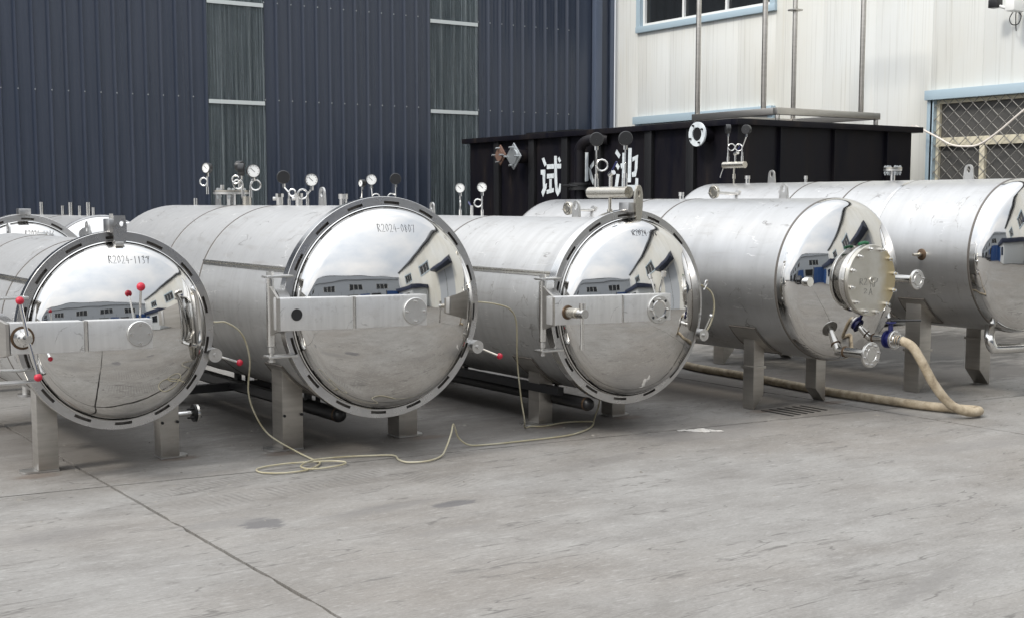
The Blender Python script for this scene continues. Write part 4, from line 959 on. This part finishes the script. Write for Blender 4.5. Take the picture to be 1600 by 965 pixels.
p = on_shell(r, z, 2.65, 120.4); sn = MB().tube([p+Vector((.03, 0, -.02)), p+Vector((-.33, 0, .0))], .016, 12).cyl(p+Vector((.03, 0, -.02)), p+Vector((-.035, 0, .0)), .03, n=12).build('side_nozzle', M['cast_steel'], t4)
blind(sn, p+Vector((-.30, 0, .002)), (-1, 0, 0), .062, 4, .034, 'tinted_steel')
p = on_shell(r, z, 1.0, 178); MB().cyl(p, p+Vector((-.05, 0, 0)), .014, n=10).cyl(p+Vector((-.05,0,0)), p+Vector((-.062, 0, 0)), .03, n=14).build('thermo_pocket', M['flange_steel'], t4)

# ---- vessel 5: at the right edge
t5, dish, D5 = dished_vessel((9.85, 6.87), 1.213, .652, 3.72, (1.557, 2.231), 'rightmost vessel with plain dished end cut by the photo edge')
z, r = 1.213, .652
MB().lathe([(r+.0015, 1.0), (r+.0015, 1.035)], (0, 0, z), (0,1,0), 96).build('polished_band', M['bright_steel'], t5, angle=30)
leg(t5, -.50, -.35, .58, .74, z-.40, cut=1, band=.36); leg(t5, .35, .50, .58, .74, z-.40, cut=-1, band=.42)
leg(t5, -.50, -.35, 3.05, 3.2, z-.40, cut=1, band=.36); leg(t5, .35, .50, 3.05, 3.2, z-.40, cut=-1, band=.36)
saddle(t5, r, z, .52, .80, 216, 246)
lug(t5, .51, r, z, w=.125, h=.13); lug(t5, 2.905, r, z, w=.12, h=.13)
nozzle(t5, 1.35, z+r-.02, z+r+.095, .024, cap=False, flange=.085); nozzle(t5, 2.436, z+r-.02, z+r+.06, .016); nozzle(t5, 3.26, z+r-.02, z+r+.075, .026)
mf = MB().cyl((0, 3.62, 2.06), (0, 3.30, 2.06), .036, n=20).cyl((0, 3.465, z+r-.01), (0, 3.465, 2.03), .012, n=10).cyl((0, 3.465, z+r+.05), (0, 3.465, z+r+.10), .02, n=12).build('gauge_manifold', M['tinted_steel'], t5)
for y in (3.56, 3.345): MB().cyl((0, y, 2.09), (0, y, 2.15), .016, n=12).build('socket', M['bright_steel'], mf)
MB().cyl((0, 3.45, 2.09), (0, 3.45, 2.19), .013, n=10).cyl((0, 3.46, 2.175), (0, 3.41, 2.19), .02, n=10).build('needle_valve', M['bright_steel'], mf)
MB().tube([(0, 3.42, 2.2), (0, 3.37, 2.27)], .009, 6).build('valve_handle', M['blue_valve'], mf)
MB().tube([(0, 3.63, 2.03), (0, 3.67, 1.95), (0, 3.675, 1.93)], .005, 6).build('chain', M['cast_steel'], mf)
gauge(t5, 0, 3.56, 2.14, 2.443, -60, r=.05, loop=(.03, -.02), lz=2.25, lr=.036); gauge(t5, 0, 3.345, 2.14, 2.425, -115, r=.05, loop=(-.03, .04), lz=2.24, lr=.036, lean=(0, -.06))
p = on_shell(r, z, 3.02, 122); sn = MB().tube([p+Vector((.03, 0, -.02)), p+Vector((-.36, 0, .0))], .016, 12).cyl(p+Vector((.03, 0, -.02)), p+Vector((-.035, 0, .0)), .03, n=12).build('side_nozzle', M['cast_steel'], t5)
blind(sn, p+Vector((-.33, 0, .002)), (-1, 0, 0), .066, 4, .034, 'tinted_steel')
p = on_shell(r, z, .47, 179.5); pk = MB().cyl(p+Vector((.01,0,0)), p+Vector((-.05, 0, 0)), .02, n=12).cyl(p+Vector((-.05,0,0)), p+Vector((-.11, -.0, 0)), .013, n=10).build('thermo_pocket', M['tinted_steel'], t5)
MB().lathe([(.02, .0), (.05, .0), (.045, .004), (.02, .006)], p+Vector((.001, 0, 0)), (-1, 0, 0), 20).build('heat_tint', M['tan_tint'], pk)
MB().tube([(-.25, .05, z-.55), (-.33, .0, z-.66), (-.35, -.02, .51), (-.33, -.03, .455), (-.26, -.04, .435), (.2, -.1, .43), (1.2, -.2, .43)], .042, 16, smooth=5).build('drain_pipe', M['bright_steel'], t5)
MB().tube([(.0, -.14, z-.52), (.06, -.2, z-.56), (.16, -.2, z-.57)], .02, 10, smooth=4).build('drain_stub', M['bright_steel'], t5)

# ---- vessels further back at the left
t6 = thing('pressure_vessel', 'vessel half hidden behind the leftmost one, only its slotted door ring showing', 'pressure vessel', (2.88, 11.75, 0), GRP)
z = .95; shell(t6, .55, z, .09, 2.9, True, seams=(.7,)); dish, a, D0 = quick_door(t6, .61, z, 14, 1, 'R2024-1136', -.02, .43, .25, .045)
for s in (-1, 1): leg(t6, -.45 if s < 0 else .325, -.325 if s < 0 else .45, .3, .43, z-.25, foot=s); leg(t6, -.45 if s < 0 else .325, -.325 if s < 0 else .45, 2.3, 2.43, z-.25, foot=s)
beam(t6, z+.02, -.735, -.322, .079, .178); lt = MB().box(-.05, .05, -.05, .05, z+.60, z+.66).build('latch_block', M['flange_steel'], t6, bevel=.005)
MB().box(.05, .14, -.22, -.17, z+.36, z+.46).build('nozzle', M['bright_steel'], t6, bevel=.02)
nozzle(t6, .6, z+.53, z+.66, .028, x=-.1); nozzle(t6, .35, z+.53, z+.62, .022, x=.12)
t7 = thing('pressure_vessel', 'rearmost left vessel with polished dished end and row of open pipe stubs on top', 'pressure vessel', (3.92, 13.0, 0), GRP)
z, r = .95, .58; shell(t7, r, z, 0, 3.2, True, 'shell_steel', (1.2,))
hp, D0 = head(r, 20, 12); dsh = MB().lathe([(q, -d-.03) for q, d in hp]+[(r, -.001)], (0, 0, z), (0,1,0), 128).build('dished_head', M['mirror_steel'], t7, angle=60)
MB().lathe([(r-.002, -.02), (r+.012, -.016), (r+.012, .016), (r-.002, .02)], (0, 0, z), (0,1,0), 96).build('head_seam', M['flange_steel'], dsh)
for s in (-1, 1):
    x0 = -.45 if s < 0 else .33
    leg(t7, x0, x0+.12, .4, .52, z-.3, foot=s); leg(t7, x0, x0+.12, 2.5, 2.62, z-.3, foot=s)
for y, h, rr in ((.25, .085, .016), (.42, .135, .022), (.72, .10, .016), (1.05, .135, .022), (1.35, .10, .017), (2.2, .14, .022)): nozzle(t7, y, z+r-.02, z+r+h, rr, cap=False)
n_ = MB().cyl((.15, -.1, z+.50), (.56, -.14, z+.515), .022, n=12).build('side_nozzle', M['bright_steel'], t7)
MB().lathe([(.001, 0), (.055, 0), (.055, .016), (.001, .016)], (.55, -.14, z+.515), (1, -.1, 0), 20).build('flange', M['cast_steel'], n_)
n_ = MB().cyl((-.22, -.20, z+.42), (-.26, -.36, z+.42), .03, n=12).build('front_nozzle', M['cast_steel'], t7); blind(n_, (-.26, -.35, z+.42), (-.3, -1, 0), .06, 6, .03, 'flange_steel')

# ------------------------------------------------------------------ hoses, rag, drain
tag(MB().tube([(2.5+.52, 8.05, .90), (3.131, 8.02, .897), (3.209, 8.02, .888), (3.312, 8.03, .807), (3.37, 8.05, .642), (3.377, 8.1, .423), (3.427, 8.12, .266), (3.516, 8.1, .118), (3.62, 7.9, .025), (3.62, 7.62, .010), (3.60, 7.5, .010),
     (3.45, 7.36, .011), (3.28, 7.36, .010), (3.18, 7.46, .009), (3.22, 7.58, .010), (3.42, 7.60, .014), (3.66, 7.52, .016), (3.74, 7.42, .018), (3.66, 7.34, .018), (3.48, 7.34, .016), (3.44, 7.44, .02), (3.58, 7.56, .024), (3.80, 7.60, .014),
     (3.98, 7.56, .010), (4.12, 7.48, .010), (4.08, 7.33, .010), (4.09, 7.22, .010), (4.21, 7.18, .012), (4.36, 7.27, .012), (4.46, 7.37, .04), (4.53, 7.42, .12), (4.565, 7.45, .178), (4.60, 7.48, .14), (4.64, 7.5, .07), (4.72, 7.49, .015), (4.85, 7.46, .010),
     (5.04, 7.44, .010), (5.47, 7.43, .010), (5.72, 7.52, .010), (5.9, 7.65, .012), (6.0, 7.75, .05), (6.08, 7.80, .14), (6.12, 7.84, .24)], .0058, 8, smooth=7).build('drain_hose', M['pvc_hose']), 'thin yellowish clear hose looping from the leftmost vessel along the concrete', 'hose')
tag(MB().tube([(4.80, 7.66, .98), (4.89, 7.6, .977), (5.024, 7.62, .956), (5.163, 7.65, .912), (5.252, 7.7, .804), (5.292, 7.75, .544), (5.36, 7.8, .253), (5.392, 7.80, .088), (5.45, 7.88, .012), (5.526, 7.90, .010), (5.604, 7.853, .010), (5.825, 7.90, .010), (5.981, 7.85, .010), (6.03, 7.80, .012)], .0058, 8, smooth=7).build('drain_hose', M['pvc_hose']), 'thin pale hose hanging from the R2024-0807 vessel down past a leg of the next', 'hose')
tag(MB().tube([(6.70, 7.42, 1.05), (6.759, 7.4, 1.032), (6.845, 7.4, .976), (6.873, 7.4, .867), (6.836, 7.4, .746), (6.77, 7.4, .667), (6.70, 7.41, .63)], .007, 8, smooth=6).build('drain_hose', M['pvc_hose']), 'short looped hose at the right rim of the silver handled vessel door', 'hose')
hz = [(8.135, 6.70, .607), (8.14, 6.66, .604), (8.171, 6.58, .562), (8.213, 6.52, .451), (8.299, 6.46, .268), (8.420, 6.40, .115), (8.55, 6.34, .055), (8.67, 6.33, .048), (8.73, 6.39, .045), (8.70, 6.50, .042), (8.62, 6.75, .040), (8.59, 7.1, .040), (8.575, 7.73, .040), (8.64, 8.4, .040), (8.72, 8.98, .040), (8.78, 9.75, .040), (9.1, 10.6, .040)]
tag(MB().tube(hz, .036, 16, smooth=8).build('water_hose', M['fabric_hose']), 'thick beige fabric hose bending from the blue valve to the ground', 'hose')
mb = MB(); random.seed(4); vs = []
NR = 22
for k in range(NR):
    t_ = k/(NR-1); cx_, cy_ = 6.32+.26*t_, 7.175-.21*t_+.02*math.sin(9*t_)
    wd = .010+.020*math.exp(-((t_-.52)/.25)**2)+.022*random.random(); vs += []
    for j in range(6):
        u_ = j/5-.5; vs.append((cx_+.6*u_*wd+random.uniform(-.006, .006), cy_+u_*wd*1.5+random.uniform(-.006, .006), .004+max(0, (.5-abs(u_))*1.6)*random.uniform(.0, .032)*(.5+math.exp(-((t_-.5)/.25)**2))))
fs = []
for k in range(NR-1):
    for j in range(5): a_ = 6*k+j; fs.append((a_, a_+1, a_+7, a_+6))
rag = mb.add(vs, fs).build('rag', M['cloth'], angle=180); md = rag.modifiers.new('s', 'SUBSURF'); md.levels = md.render_levels = 2
so_ = rag.modifiers.new('t', 'SOLIDIFY'); so_.thickness = .004
tag(rag, 'crumpled off white rag strip lying on the concrete in front of the vessels', 'rag')
mb = MB(); rg = random.Random(11)
for k in range(420):
    x = rg.uniform(1.2, 10.5); y = 8.2-.1*x-abs(rg.gauss(0, 1.3))+rg.random()*2.6
    if y < 3.2: continue
    q = rg.uniform(.003, .008)*(1.6 if rg.random() < .06 else 1); h_ = q*.8
    mb.add([(x+rg.uniform(-q, q)+q*a, y+q*b_*1.3, z_) for a, b_, z_ in ((-1,-1,.0), (1,-1,.0), (1,1,.0), (-1,1,.0), (.2,.1,h_))], [(0,1,4), (1,2,4), (2,3,4), (3,0,4)])
grit = mb.build('grit', M['ground_dirt'], kind='stuff'); tag(grit, 'loose grit and crumbs scattered over the concrete in front of the vessels', 'grit')
gr = thing('drain_grate', 'narrow black slotted floor drain beside the front left leg of the manway vessel', 'drain', (7.75, 7.35, 0))
for k in range(6):
    MB().box(-.24+k*.088, -.215+k*.088, -.17+.012*k, .17-.0*k, .001, .005).build('slit_strip', M['slit_shade'], gr)  # flat dark strips on the slab, painting the shade of open drain slits
print('OBJECTS', len(bpy.data.objects))
